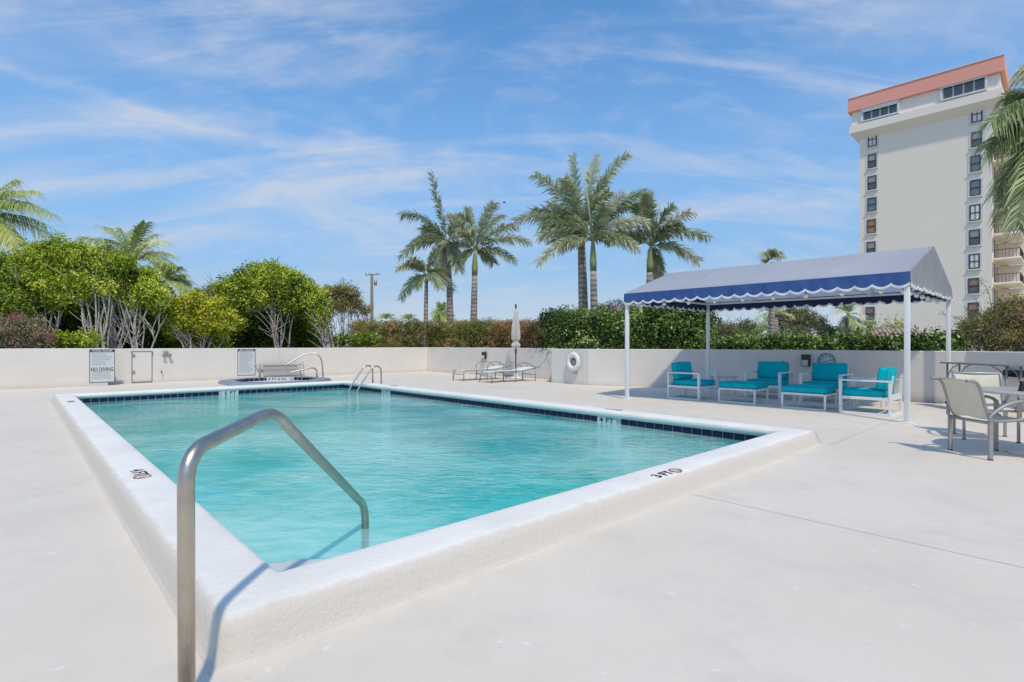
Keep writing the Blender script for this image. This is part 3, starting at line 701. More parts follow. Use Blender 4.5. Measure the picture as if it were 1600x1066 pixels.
bt = MB().box((0, 0, 0), (.14, .008, .14), bev=.002).mesh('liner_tile', M['tile'])
octn = octo(1)
for i in range(8):
    a_, c_ = octo(1.38)[i], octo(1.38)[(i + 1) % 8]; n_ = 7; dd = (c_ - a_).normalized()
    for j in range(n_):
        p = a_ + (c_ - a_) * (j + .5) / n_; o = link('rim_tile', rt, spa, p + Vector((0, 0, .106))); o.rotation_euler = (0, 0, math.atan2(dd.y, dd.x))
    a_, c_ = octo(1.195)[i], octo(1.195)[(i + 1) % 8]; n_ = 6
    for j in range(n_):
        p = a_ + (c_ - a_) * (j + .5) / n_; o = link('liner_tile', bt, spa, p + Vector((0, 0, .022))); o.rotation_euler = (0, 0, math.atan2(dd.y, dd.x))
b = MB(); b.add([p + Vector((0, 0, -.03)) for p in octo(1.185)], [tuple(range(8))]); b.build('spa_water', M['water'], spa)
# white depth tile on the far inside face
mw = spc + Vector((-.35, .98, .045))
pl = MB().box((0, 0, 0), (1.0, .135, .01), bev=.003).build('depth_tile', M['sign'])
pl.parent = spa; pl.matrix_parent_inverse = Matrix.Identity(4)
mi = Matrix.Rotation(-math.atan2(U.y, U.x), 4, 'Z')
wx = Vector((1, .12, 0)).normalized(); wm_ = Matrix.Translation(mw - spc) @ Matrix((wx, Vector((0, 0, 1)), wx.cross(Vector((0, 0, 1))))).transposed().to_4x4()
pl.matrix_local = mi @ wm_
tx = link('depth_lettering', text_mesh('2 FT 6 IN', .13, M['black']), pl, (-.06, 0, .006)); tx.scale = (1.15, .8, 1)
rr_ = MB(); rr_.tube([(.42 + .045 * math.cos(R(a)), .045 * math.sin(R(a)), .006) for a in range(0, 361, 20)], .006, 4, cap=False); rr_.bar((.39, .03, .006), (.45, -.03, .006), .008, .002); rr_.build('no_diving_mark', M['signtext'], pl)
sY = 18.35
rail('spa_handrail', [W(505, 589, sY + .1), W(503, 563, sY), W(496, 552, sY), W(478, 552.5, sY - .1), W(444, 572, sY - .5), W(450, 583, sY - .5), W(487, 574.5, sY - .1), W(494.5, 577, sY), W(495.5, 590, sY + .1)], .024,
     'looped steel spa handrail standing at the spa rim in front of the far wall', 'handrail', .22)
# low sling bench behind the spa
bx = W(402, 569.5, 19.6); bx2 = W(473, 568, 20.6); dd = Vector((bx2.x - bx.x, bx2.y - bx.y, 0)); ln = dd.length
bn = empty('low_bench', ((bx.x + bx2.x) / 2, (bx.y + bx2.y) / 2, 0), math.atan2(dd.y, dd.x), 'low metal framed bench with grey fabric panels behind the spa', 'bench')
b = MB(); H_ = .50
b.bar((-ln / 2 - .05, 0, H_ + .01), (ln / 2 + .05, 0, H_ + .01), .05, .035); b.build('top_rail', M['alu_l'], bn)
for sx in (-1, 1):
    MB().tube([(sx * (ln / 2 - .08), 0, 0), (sx * (ln / 2 - .08), 0, H_)], .024, 8).build('leg', M['alu'], bn)
    MB().tube([(sx * (ln / 2 - .20), .45, 0), (sx * (ln / 2 - .20), .45, H_ - .1), (sx * (ln / 2 - .1), .02, H_ - .02)], .02, 8).build('leg', M['alu_l'], bn)
    MB().tube([(sx * (ln / 2), -.02, H_ + .01), (sx * (ln / 2 + .10), .25, H_ + .06)], .02, 8).build('arm', M['alu_l'], bn)
M['greysling'] = mat('grey_sling', (.40, .375, .35), .85, bump=.3, bscale=200)
MB().box((0, .02, H_ - .11), (ln - .42, .012, .17), bev=.003).build('fabric_panel', M['greysling'], bn)
MB().box((0, .03, H_ - .31), (ln - .42, .012, .20), bev=.003).build('fabric_panel', M['greysling'], bn)
MB().bar((-ln / 2 + .2, .025, H_ - .205), (ln / 2 - .2, .025, H_ - .205), .016).build('cross_rail', M['alu'], bn)

# ------------------------------------------------------------------ sunbeds
def sunbed(loc, rz, label):
    root = empty('sunbed', loc, rz, label, 'sun lounger', 'sling sunbeds by the far corner')
    L_, w2 = 1.95, .33
    for sy in (-1, 1):
        MB().tube(fillet([(0.02, sy * w2, .06), (.02, sy * w2, .30), (.10, sy * w2, .36), (1.25, sy * w2, .36), (L_ - .12, sy * w2, .44), (L_ + .12, sy * w2, .50)], .06, 4), .018, 8).build('side_rail', M['alu'], root)
        for x in (.02, 1.0, 1.85):
            MB().tube([(x - .02, sy * (w2 + .012), 0), (x, sy * (w2 + .012), .36 if x < 1.5 else .42)], .018, 8).build('leg', M['alu'], root)
        MB().tube(chaikin([(.98, sy * (w2 + .03), .34), (1.0, sy * (w2 + .03), .58), (1.30, sy * (w2 + .035), .66), (1.60, sy * (w2 + .03), .58), (1.86, sy * (w2 + .02), .44)], 2), .018, 8).build('arm', M['alu'], root)
    for x, z in ((.02, .22), (1.0, .2), (1.85, .22)): MB().tube([(x, -w2, z), (x, w2, z)], .014, 8).build('cross_bar', M['alu'], root)
    def sl(x0, z0, x1, z1, sag=.02, n=8):
        b = MB(); vs = []
        for i in range(n + 1):
            for y, dz in ((-w2, 0), (-w2 * .5, -sag), (0, -sag * 1.3), (w2 * .5, -sag), (w2, 0)):
                t = i / n; vs.append((x0 + (x1 - x0) * t, y, z0 + (z1 - z0) * t + dz * (1 if 0 < i < n else .5) + .006))
        for i in range(n):
            for j in range(4): b.f.append((i * 5 + j, (i + 1) * 5 + j, (i + 1) * 5 + j + 1, i * 5 + j + 1)); b.sm.append(True)
        b.v = vs; return b
    sl(.05, .36, 1.24, .36).build('seat_sling', M['slingw'], root)
    sl(1.26, .365, L_ - .02, .47).build('back_sling', M['slingw'], root)
sunbed((-1.86, 18.42, 0), R(38), 'grey framed white sling sunbed further left, in front of the cream wall light')
sunbed((-.86, 17.42, 0), R(38), 'grey framed sling sunbed with white fabric, the nearer one, beside the closed parasol')

# closed parasol
pr = empty('closed_parasol', W(806, 588, 19.6).xy.to_3d(), 0, 'closed pale canvas parasol on a dark pole behind the sunbeds', 'parasol')
MB().tube([(0, 0, 0), (0, 0, 2.66)], .024, 10).build('pole', M['dark'], pr)
MB().lathe([(.0, 0), (.28, .0), (.28, .05), (.10, .08), (.05, .18), (.0, .18)], n=24).build('base', M['base_w'], pr)
b = MB(); n = 28; pf = [(.035, 2.56), (.07, 2.45), (.095, 2.25), (.12, 1.95), (.14, 1.65), (.135, 1.45), (.085, 1.36), (.12, 1.29), (.15, 1.22), (.11, 1.13), (.05, 1.12)]
vs = [(r * (1 + (.22 if j % 2 else -.12) * min(1, (2.6 - z) * 1.5)) * math.cos(2 * math.pi * j / n), r * (1 + (.22 if j % 2 else -.12) * min(1, (2.6 - z) * 1.5)) * math.sin(2 * math.pi * j / n), z) for r, z in pf for j in range(n)]
b.add(vs, [(i * n + j, i * n + (j + 1) % n, (i + 1) * n + (j + 1) % n, (i + 1) * n + j) for i in range(len(pf) - 1) for j in range(n)])
b.build('furled_canopy', M['umb'], pr)
MB().lathe([(0, 2.74), (.03, 2.73), (.035, 2.64), (.02, 2.56)], n=10).build('finial', M['dark'], pr)
MB().box((0, -.03, 1.0), (.07, .09, .16), bev=.01).build('crank_housing', M['dark'], pr)
MB().lathe([(.088, 1.38), (.092, 1.36), (.088, 1.34)], n=16).build('tie_strap', M['base_w'], pr)

# life ring
q = on_wall(FW[0], (FW[1] - FW[0]).normalized(), 899)
for a_, b_ in zip(FW, FW[1:]):
    q2 = on_wall(a_, (b_ - a_).normalized(), 899)
    if min(a_.x, b_.x) <= q2.x <= max(a_.x, b_.x): q, dw = q2, (b_ - a_).normalized(); break
nw = Vector((dw.y, -dw.x, 0)); nw = nw if nw.y < 0 else -nw
lr = empty('life_ring', Vector((q.x, q.y, zat(565, q.y))) + nw * .10, 0, 'white life ring hanging on the wall left of the canopy', 'life ring')
lr.rotation_euler = (R(90), 0, math.atan2(dw.y, dw.x))
b = MB(); Rr, rr2 = .20, .072
vs = [((Rr + rr2 * math.cos(v_)) * math.cos(u_), (Rr + rr2 * math.cos(v_)) * math.sin(u_) * 1.1, rr2 * .8 * math.sin(v_)) for u_ in [R(a) for a in range(0, 360, 10)] for v_ in [R(c) for c in range(0, 360, 30)]]
b.add(vs, [(i * 12 + j, i * 12 + (j + 1) % 12, ((i + 1) % 36) * 12 + (j + 1) % 12, ((i + 1) % 36) * 12 + j) for i in range(36) for j in range(12)], True)
b.build('ring', M['whitem'], lr)
b = MB()
for k in range(4):
    a0 = 45 + 90 * k; pts = [(.285 * math.cos(R(a0 + q_)) * (1 + .04 * math.sin(R(q_ * 2))), .31 * math.sin(R(a0 + q_)) * (1 + .04 * math.sin(R(q_ * 2))), .0) for q_ in range(0, 91, 15)]
    b.tube(pts, .008, 5)
b.build('grab_line', M['slingw'], lr)
MB().lathe([(0, -.06), (.10, -.06), (.10, -.02), (.11, -.015), (0, -.01)], n=20).build('mount', M['alu'], lr)
MB().box((.02, -.34, -.02), (.08, .09, .05), bev=.01).build('rope_hook', M['alu_l'], lr)

# ------------------------------------------------------------------ canopy
P1, P2, P4 = Vector((2.63, 12.18, 0)), Vector((6.30, 8.50, 0)), Vector((9.12, 11.14, 0)); P3 = P1 + (P4 - P2); P3 = P3 * .995
EZ, RZ_, VZ = 2.41, 3.06, 2.18
cn = empty('canopy', P1, 0, 'long gabled blue canvas canopy on white posts with scalloped white trimmed valance', 'canopy')
off = P1
for p in (P1, P2, P3, P4):
    MB().box((p.x, p.y, 1.19), (.074, .074, 2.38), rz=A0, bev=.006).build('post', M['whitem'], cn, off)
    b = MB().box((p.x, p.y, .006), (.24, .20, .012), rz=A0, bev=.003)
    for sx in (-1, 1): b.lathe([(.012, .012), (.012, .024), (0, .024)], (p + U * sx * .09).to_tuple(), 8)
    b.build('base_plate', M['whitem'], cn, off)
e = MB(); z = EZ - .05
def zz3(p, z): return Vector((p.x, p.y, z))
R1, R2 = zz3((P1 + P3) / 2, RZ_ - .03), zz3((P2 + P4) / 2, RZ_ - .03)
for a_, b_ in ((P1, P2), (P3, P4), (P1, P3), (P2, P4)): MB().bar(zz3(a_, z), zz3(b_, z), .045).build('eave_beam', M['whitem'], cn, off)
MB().bar(R1, R2, .045).build('ridge_beam', M['whitem'], cn, off)
for f_ in (0.004, .25, .5, .75, .996):
    a_, b_, r_ = P1.lerp(P2, f_), P3.lerp(P4, f_), R1.lerp(R2, f_)
    MB().bar(zz3(a_, z), r_, .035).bar(zz3(b_, z), r_, .035).build('rafter', M['whitem'], cn, off)
    if 0.1 < f_ < .9: MB().bar(zz3(a_, z), zz3(b_, z), .03).bar(zz3((a_ + b_) / 2, z), r_, .025).build('tie_beam', M['whitem'], cn, off)
ex = .05
dn = (P1 - P3).normalized(); dl = (P2 - P1).normalized()
def roofside(a, b_, outv):
    a2, b2 = a + outv * ex - dl * ex, b_ + outv * ex + dl * ex; ra, rb = R1 - dl * ex, R2 + dl * ex
    ra, rb = zz3(ra, RZ_), zz3(rb, RZ_); mb = MB(); NX, NY = 40, 8
    vs = []
    for j in range(NY + 1):
        for i in range(NX + 1):
            u_, v_ = i / NX, j / NY; p = zz3(a2, EZ).lerp(zz3(b2, EZ), u_).lerp(ra.lerp(rb, u_), v_)
            bay = abs(math.sin(math.pi * u_ * 4)); p.z -= .022 * bay * math.sin(math.pi * v_) ; vs.append(p)
    k = len(vs); vs2 = [p - Vector((0, 0, .006)) for p in vs]; fs = []
    for j in range(NY):
        for i in range(NX):
            q_ = (j * (NX + 1) + i, j * (NX + 1) + i + 1, (j + 1) * (NX + 1) + i + 1, (j + 1) * (NX + 1) + i); fs.append(q_)
    o = mb.add(vs, fs, True).build('roof_canvas', M['roofcanvas'], cn, off)
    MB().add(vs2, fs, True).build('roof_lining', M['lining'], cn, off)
roofside(P1, P2, dn); roofside(P3, P4, -dn)
def gable(a, b_, r, outv):
    a2, b2, r2 = zz3(a + outv * ex + dn * ex, EZ), zz3(b_ + outv * ex - dn * ex, EZ), zz3(r + outv * ex, RZ_)
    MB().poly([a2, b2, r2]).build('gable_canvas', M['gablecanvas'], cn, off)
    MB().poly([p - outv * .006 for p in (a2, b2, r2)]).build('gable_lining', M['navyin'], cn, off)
for f_ in (.25, .5, .75):
    for a_, b_, ov_ in ((P1, P2, dn), (P3, P4, -dn)):
        q0, q1 = zz3(a_.lerp(b_, f_) + ov_ * ex, EZ + .004), zz3(R1.lerp(R2, f_), RZ_ + .004); MB().bar(q0, q1, .014, .003).build('roof_seam', M['roofcanvas'], cn, off)
gable(P2, P4, R2, dl); gable(P1, P3, R1, -dl)
def valance(a, b_, outv, n, m):
    a, b_ = Vector(a), Vector(b_); d = b_ - a; cells = 10; up = MB(); tr = MB(); back = MB()
    def low(u_): f_ = (u_ * n) % 1.0; return EZ - .20 - .055 * math.sin(math.pi * f_) ** .8
    K = n * cells
    top = []; mid_ = []; bot = []; bk = []
    for i in range(K + 1):
        u_ = min(i / K, .999999) if i else 0.000001
        if i % cells == 0: u_ = min(max(i / K, 0), 1); lw = EZ - .20
        else: lw = low(i / K)
        p = a + d * (i / K); wv_ = .010 * math.sin(i * .31) + .006 * math.sin(i * .77)
        top.append(zz3(p, EZ)); mid_.append(zz3(p + outv * wv_ * .6, EZ - .1)); bot.append(zz3(p + outv * (wv_ + .006), lw))
        bk.append((zz3(p, EZ - .004), zz3(p + outv * (wv_ - .004), lw + .004)))
    k = K + 1
    up.add(top + mid_ + bot, [(r * k + i, r * k + i + 1, (r + 1) * k + i + 1, (r + 1) * k + i) for r in range(2) for i in range(K)], False)
    up.build('valance', m, cn, off)
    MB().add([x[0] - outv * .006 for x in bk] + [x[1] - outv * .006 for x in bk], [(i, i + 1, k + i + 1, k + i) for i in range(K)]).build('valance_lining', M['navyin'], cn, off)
    th_ = .034
    t1 = [p + outv * .006 - Vector((0, 0, .006)) for p in bot]; t2 = [p + outv * .006 + Vector((0, 0, th_)) for p in bot]
    t3 = [p - outv * .016 - Vector((0, 0, .006)) for p in bot]; t4 = [p - outv * .016 + Vector((0, 0, th_)) for p in bot]
    tr.add(t2 + t1 + t3 + t4, [(r * k + i, r * k + i + 1, (r + 1) * k + i + 1, (r + 1) * k + i) for r in range(3) for i in range(K)])
    tr.build('scalloped_trim', M['trim'], cn, off)
c1_, c2_, c3_, c4_ = P1 + dn * ex - dl * ex, P2 + dn * ex + dl * ex, P3 - dn * ex - dl * ex, P4 - dn * ex + dl * ex
valance(c1_, c2_, dn, 21, M['navy']); valance(c3_, c4_, -dn, 21, M['navy'])
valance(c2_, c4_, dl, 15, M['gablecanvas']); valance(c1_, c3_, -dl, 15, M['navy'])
# string of globe lights under the eaves
sg = empty('string_lights', P1 + Vector((0, 0, 2.1)), 0, 'string of white globe bulbs hung under the canopy eaves', 'string lights')
so_ = P1 + Vector((0, 0, 2.1)); spn = []
path = [P1 - dn * .10, P2 - dn * .10 - dl * .12, P4 + dn * .15 - dl * .12]
blb = MB().lathe([(0, -.095), (.026, -.088), (.040, -.062), (.042, -.045), (.030, -.02), (.014, -.004)], n=12).mesh('bulb', M['bulb'])
sck = MB().lathe([(.015, -.006), (.017, .03), (.0, .034)], n=8).mesh('socket', M['dark'])
for a_, b_, n_ in ((path[0], path[1], 9), (path[1], path[2], 7)):
    for i in range(n_):
        f_ = (i + .55) / n_; p = zz3(a_.lerp(b_, f_), 2.185); o = link('bulb', blb, sg, p - so_); link('socket', sck, o)
        q0 = zz3(a_.lerp(b_, i / n_), 2.235); q1 = zz3(a_.lerp(b_, (i + 1) / n_), 2.235); spn += [q0, p + Vector((0, 0, .03))]
spn.append(zz3(path[2], 2.235)); MB().tube(spn, .005, 5).build('cable', M['dark'], sg, so_)

# ------------------------------------------------------------------ lounge furniture
def cushion(c, d, r=.045):
    """soft pad: rounded, slightly crowned box"""
    bm = bmesh.new(); bmesh.ops.create_cube(bm, size=1)
    bmesh.ops.subdivide_edges(bm, edges=bm.edges[:], cuts=7, use_grid_fill=True)
    hx, hy, hz_ = d[0] / 2, d[1] / 2, d[2] / 2
    for v in bm.verts:
        x, y, z_ = v.co.x * 2, v.co.y * 2, v.co.z * 2
        p = Vector((x * hx, y * hy, z_ * hz_)); rr = min(r, min(hx, hy, hz_) * .8)
        q = Vector((max(-hx + rr, min(hx - rr, p.x)), max(-hy + rr, min(hy - rr, p.y)), max(-hz_ + rr, min(hz_ - rr, p.z))))
        dlt = p - q
        if dlt.length > 1e-6: p = q + dlt.normalized() * min(dlt.length, rr)
        k = min((hx, 0), (hy, 1), (hz_, 2))[1]; crown = [1 - abs(t) ** 2.5 for i, t in enumerate((x, y, z_)) if i != k]
        p[k] *= 1 + .10 * crown[0] * crown[1]
        v.co = p + Vector(c)
    b = MB(); bm.verts.index_update(); b.add([v.co.copy() for v in bm.verts], [tuple(v.index for v in f.verts) for f in bm.faces], True); bm.free(); return b
def piping(c, d, z_off=0):
    hx, hy = d[0] / 2 - .004, d[1] / 2 - .004; c = Vector(c); r = .03
    pts = []
    for sx, sy, a0 in ((1, 1, 0), (-1, 1, 90), (-1, -1, 180), (1, -1, 270)):
        for q_ in (0, 30, 60, 90): pts.append(c + Vector((sx * (hx - r) + r * math.cos(R(a0 + q_)), sy * (hy - r) + r * math.sin(R(a0 + q_)), z_off)))
    pts.append(pts[0]); return MB().tube(pts, .005, 5, cap=False)
def armchair(loc, face, label):
    """front looks along local -Y"""
    rz = math.atan2(face.y, face.x) + R(90); root = empty('lounge_chair', loc, rz, label, 'armchair', 'white framed armchairs with teal cushions')
    w2, dp, t = .385, .80, .042; ah = .60
    for sx in (-1, 1):
        x = sx * w2; b = MB()
        b.box((x, -dp / 2 + t / 2, ah / 2 - .01), (.065, t, ah - .02), bev=.004).build('front_leg', M['whitem'], root)
        MB().box((x, dp / 2 - t / 2, ah / 2 - .01), (.045, t, ah - .02), bev=.004).build('rear_leg', M['whitem'], root)
        MB().box((x, 0, ah), (.060, dp, .028), bev=.004).build('armrest', M['whitem'], root)
        MB().box((x, 0, .016), (.038, dp - 2 * t - .004, .032), bev=.004).build('floor_rail', M['whitem'], root)
        MB().box((x, 0, .285), (.038, dp - 2 * t - .004, .05), bev=.004).build('seat_rail', M['whitem'], root)
    MB().box((0, -dp / 2 + .02, .285), (2 * w2 - .07, .03, .05), bev=.004).build('front_rail', M['whitem'], root)
    MB().box((0, dp / 2 - .02, .285), (2 * w2 - .05, .03, .05), bev=.004).box((0, dp / 2 - .02, .016), (2 * w2 - .05, .03, .032)).build('rear_rail', M['whitem'], root)
    fr_ = MB()
    for zz_ in (.34,): fr_.box((0, dp / 2 - .035 + (zz_ - .3) * .1, zz_), (2 * w2 - .12, .018, .045))
    for sx in (-1, 1): fr_.bar((sx * (w2 - .08), dp / 2 - .035, .29), (sx * (w2 - .08), dp / 2 + .01, .70), .025)
    fr_.build('back_frame', M['whitem'], root)
    dS = (.69, .70, .13); cS = (0, -.05, .375)
    sc = cushion(cS, dS, .035).build('seat_cushion', M['teal'], root)
    piping(cS, dS, .052).build('piping', M['piping'], sc); piping(cS, dS, -.052).build('piping', M['piping'], sc)
    bk = cushion((0, 0, 0), (.67, .17, .40), .04).build('back_cushion', M['teal'], root)
    bk.location = (0, .245, .635); bk.rotation_euler = (R(-9), 0, 0)
    for yv in (-.062, .062):
        x = .335 - .004; zt = .196; MB().tube(fillet([(-x, yv, -zt), (-x, yv, zt), (x, yv, zt), (x, yv, -zt), (-x, yv, -zt)], .03, 4), .005, 5).build('piping', M['piping'], bk)
    return root
def ottoman(loc, ax, label):
    root = empty('ottoman', loc, math.atan2(ax.y, ax.x), label, 'ottoman', 'teal cushioned ottomans under the canopy')
    lx, ly = .80, .68; t = .036
    for sy in (-1, 1):
        y = sy * (ly / 2 - t / 2)
        for sx in (-1, 1): MB().box((sx * (lx / 2 - t / 2), y, .15), (t, t, .30), bev=.003).build('leg', M['whitem'], root)
        MB().box((0, y, .014), (lx - 2 * t - .004, t, .028), bev=.003).build('floor_rail', M['whitem'], root)
        MB().box((0, y, .29), (lx - 2 * t - .004, t, .038), bev=.003).build('seat_rail', M['whitem'], root)
    for sx in (-1, 1): MB().box((sx * (lx / 2 - t / 2), 0, .29), (t, ly - 2 * t - .004, .038), bev=.003).build('end_rail', M['whitem'], root)
    d_ = (.80, .68, .13); c_ = (0, 0, .378)
    c = cushion(c_, d_, .035).build('cushion', M['teal'], root)
    piping(c_, d_, .052).build('piping', M['piping'], c); piping(c_, d_, -.052).build('piping', M['piping'], c)
armchair((4.19, 12.42, 0), -N, 'teal cushioned white armchair at the left end of the canopy facing right')
armchair((6.08, 12.62, 0), -U, 'teal cushioned white armchair against the wall behind the left ottoman')
armchair((6.90, 11.72, 0), -U, 'teal cushioned white armchair below the round thermometer behind the right ottoman')
armchair((6.61, 9.83, 0), N, 'teal cushioned white armchair beside the front right canopy post facing left')
ottoman((5.03, 11.60, 0), N * -1, 'teal ottoman beside the left armchair, the one farther from the front post')
ottoman((5.86, 10.52, 0), N * -1, 'teal ottoman next to the right armchair, nearer the front post')
def side_table(loc, label, rz=A0):
    root = empty('side_table', loc, rz, label, 'side table', 'small side tables between the armchairs')
    MB().box((0, 0, .455), (.50, .50, .025), bev=.006).build('table_top', M['alu_l'], root)
    for sx in (-1, 1):
        for sy in (-1, 1): MB().tube([(sx * .21, sy * .21, 0), (sx * .19, sy * .19, .443)], .014, 8).build('leg', M['whitem'], root)
    MB().bar((-.2, -.2, .2), (.2, .2, .2), .015).bar((-.2, .2, .215), (.2, -.2, .215), .015).build('cross_brace', M['whitem'], root)
side_table((5.22, 13.15, 0), 'small square side table in the corner between the two left armchairs')
side_table((7.32, 10.85, 0), 'small square side table in the corner between the two right armchairs')
# spray bottle-like item on the wall top behind chair
q = on_wall(FW[5], d5, 1223); MB()
bt_ = empty('wall_hook', Vector((q.x, q.y, zat(566.5, q.y))), math.atan2(d5.y, d5.x), 'tiny black hook on the wall above the second armchair', 'hook')
MB().box((0, -.012, 0), (.05, .024, .07), bev=.006).build('hook_plate', M['black'], bt_)
MB().tube([(0, -.024, .0), (0, -.06, -.01), (0, -.065, .04)], .008, 6).build('hook_arm', M['black'], bt_)

# ------------------------------------------------------------------ dining set
def dining_chair(loc, face, label):
    rz = math.atan2(face.y, face.x) - R(90)     # front looks along local +Y
    root = empty('dining_chair', loc, rz, label, 'dining chair', 'sling dining chairs round the table')
    w2 = .27
    for sx in (-1, 1):
        x = sx * w2
        lg = MB().bar((x, -.26, .012), (x, -.26, .42), .040, .026); lg.build('rear_leg', M['alu'], root)
        MB().bar((x, .27, .012), (x, .27, .60), .038, .026).build('front_leg', M['alu'], root)
        for y in (-.26, .27): MB().box((x, y, .006), (.046, .034, .012), bev=.003).build('foot_cap', M['dark'], root)
        MB().tube(chaikin([(x * .93, .30, .415), (x * .93, .20, .445), (x * .93, -.10, .415), (x * .93, -.23, .42), (x * .93, -.285, .52), (x * .93, -.33, .70), (x * .93, -.37, .82), (x * .93, -.42, .855), (x * .93, -.50, .855)], 2), .017, 10).build('side_frame', M['alu'], root)
        MB().tube(chaikin([(x * 1.04, -.27, .42), (x * 1.04, -.29, .47), (x * 1.04, -.10, .61), (x * 1.04, .12, .65), (x * 1.04, .27, .61), (x * 1.04, .30, .54)], 3), .018, 10).build('armrest', M['alu'], root)
    MB().tube([(-w2, -.26, .40), (w2, -.26, .40)], .018, 10).build('rear_rail', M['alu'], root)
    MB().tube([(-w2, .27, .40), (w2, .27, .40)], .018, 10).build('front_rail', M['alu'], root)
    MB().tube([(-w2 * .93, -.40, .85), (w2 * .93, -.40, .85)], .014, 10).build('top_rail', M['alu_l'], root)
    def sheet(pts, sag):
        b = MB(); K = 7; pts = chaikin(pts, 2); vs = []
        for p in pts:
            for i in range(K):
                u_ = -1 + 2 * i / (K - 1); vs.append((u_ * w2 * .91, p.y - sag[0] * (1 - u_ * u_), p.z - sag[1] * (1 - u_ * u_)))
        b.add(vs, [(r * K + i, r * K + i + 1, (r + 1) * K + i + 1, (r + 1) * K + i) for r in range(len(pts) - 1) for i in range(K - 1)], True); return b
    sheet([(0, .29, .42), (0, .20, .445), (0, -.10, .415), (0, -.20, .42)], (0, .02)).build('seat_sling', M['slingw'], root)
    sheet([(0, -.245, .44), (0, -.285, .52), (0, -.33, .70), (0, -.365, .81), (0, -.41, .852)], (.018, 0)).build('back_sling', M['sling'], root)
    return root
dining_chair((5.43, 6.02, 0), Vector((1, -.02, 0)), 'nearest cream sling dining chair with its back to the pool')
dining_chair((6.33, 7.14, 0), Vector((-.48, -.87, 0)), 'white sling dining chair on the far side of the table, by the wall')
tb = empty('dining_table', (6.03, 6.05, 0), 0, 'round patio table with mottled stone top at the right edge', 'table')
MB().lathe([(0, .70), (.60, .70), (.62, .707), (.624, .715), (.618, .724), (.6, .727), (0, .727)], n=64).build('table_top', M['tabletop'], tb)
MB().lathe([(.606, .696), (.632, .70), (.634, .718), (.626, .72)], n=64).build('rim', M['alu_l'], tb)
MB().lathe([(0, .0), (.31, 0), (.315, .012), (.30, .025), (.08, .05), (.045, .09), (0, .09)], n=40).build('pedestal_base', M['base_w'], tb)
MB().tube([(0, 0, .03), (0, 0, .70)], .035, 14).build('column', M['alu'], tb)
for a in range(0, 360, 90): MB().bar((0, 0, .68), (.45 * math.cos(R(a + 30)), .45 * math.sin(R(a + 30)), .688), .03, .02).build('top_bracket', M['alu'], tb)
pp = empty('umbrella_socket', (5.72, 5.98, .727), 0, 'small black cone stand on the round dining table', 'table stand')
MB().lathe([(0, 0), (.036, 0), (.034, .01), (.016, .09), (.020, .10), (.012, .115), (0, .115)], n=14).build('cone', M['black'], pp)
# tall buffet table behind
bt_ = empty('buffet_table', (9.05, 9.75, 0), 0, 'narrow grey high table standing along the right wall behind the chairs', 'table')
tl_, tr_ = W(1472, 567.5, 10.75), W(1582, 571.5, 9.0); z_ = .885
tl_.z = tr_.z = z_; ax = (tr_ - tl_).normalized(); pv = Vector((-ax.y, ax.x, 0)); bo_ = Vector((9.05, 9.75, 0))
mid = (tl_ + tr_) / 2 + pv * .12; ln = (tr_ - tl_).length
MB().box(mid, (ln, .34, .024), rz=math.atan2(ax.y, ax.x), bev=.008).build('table_top', M['greytop'], bt_, bo_)
for s_ in (-.42, .42):
    for q_ in (-.11, .11):
        p = mid + ax * (ln * s_) + pv * q_; MB().tube([(p.x, p.y, 0.0), (p.x, p.y, z_ - .01)], .016, 8).build('leg', M['alu'], bt_, bo_)
        c = mid + ax * (ln * s_ * .55) + pv * q_; MB().tube(chaikin([(p.x, p.y, z_ - .30), (p.x * .7 + c.x * .3, p.y * .7 + c.y * .3, z_ - .10), (c.x, c.y, z_ - .02)], 2), .011, 6).build('brace', M['alu'], bt_, bo_)
p = mid + ax * (-ln * .42); MB().bar(p + pv * -.11 + Vector((0, 0, -.75)), p + pv * .11 + Vector((0, 0, -.75)), .016).build('foot_rail', M['alu'], bt_, bo_)
wq = mid - ax * ln * .42 - pv * .11
MB().lathe([(0, -.02), (.03, -.02), (.034, 0), (.03, .02), (0, .02)], n=12).build('caster', M['dark'], bt_, loc=(wq.x - bo_.x - .03, wq.y - bo_.y - .03, .10), rot=(R(90), 0, 0))

# ------------------------------------------------------------------ vegetation
def unit(n):
    v = rng.normal(size=(n, 3)); return v / np.linalg.norm(v, axis=1)[:, None]
def leaf_mesh(name, c, nrm, size, mats, rnd, asp=.55, jitter=.8):
    """one quad leaf (bent diamond) at each centre"""
    n = len(c); a = nrm + unit(n) * jitter; a /= np.linalg.norm(a, axis=1)[:, None]
    t = np.cross(a, unit(n)); t /= np.linalg.norm(t, axis=1)[:, None] + 1e-9; b = np.cross(a, t)
    s = (size * (0.6 + .8 * rng.random(n)))[:, None]
    v = np.stack([c - t * s * .5, c + b * s * asp * .5 + a * s * .10, c + t * s * .5, c - b * s * asp * .5 + a * s * .10], 1).reshape(-1, 3)
    me = bpy.data.meshes.new(name); me.vertices.add(4 * n); me.vertices.foreach_set('co', v.astype(np.float32).ravel())
    me.loops.add(4 * n); me.loops.foreach_set('vertex_index', np.arange(4 * n, dtype=np.int32))
    me.polygons.add(n); me.polygons.foreach_set('loop_start', np.arange(0, 4 * n, 4, dtype=np.int32)); me.polygons.foreach_set('loop_total', np.full(n, 4, dtype=np.int32))
    at = me.attributes.new('leaf', 'FLOAT', 'FACE'); at.data.foreach_set('value', np.clip(rnd, 0, 1).astype(np.float32))
    me.update(); me.validate(); me.materials.append(mats); return me
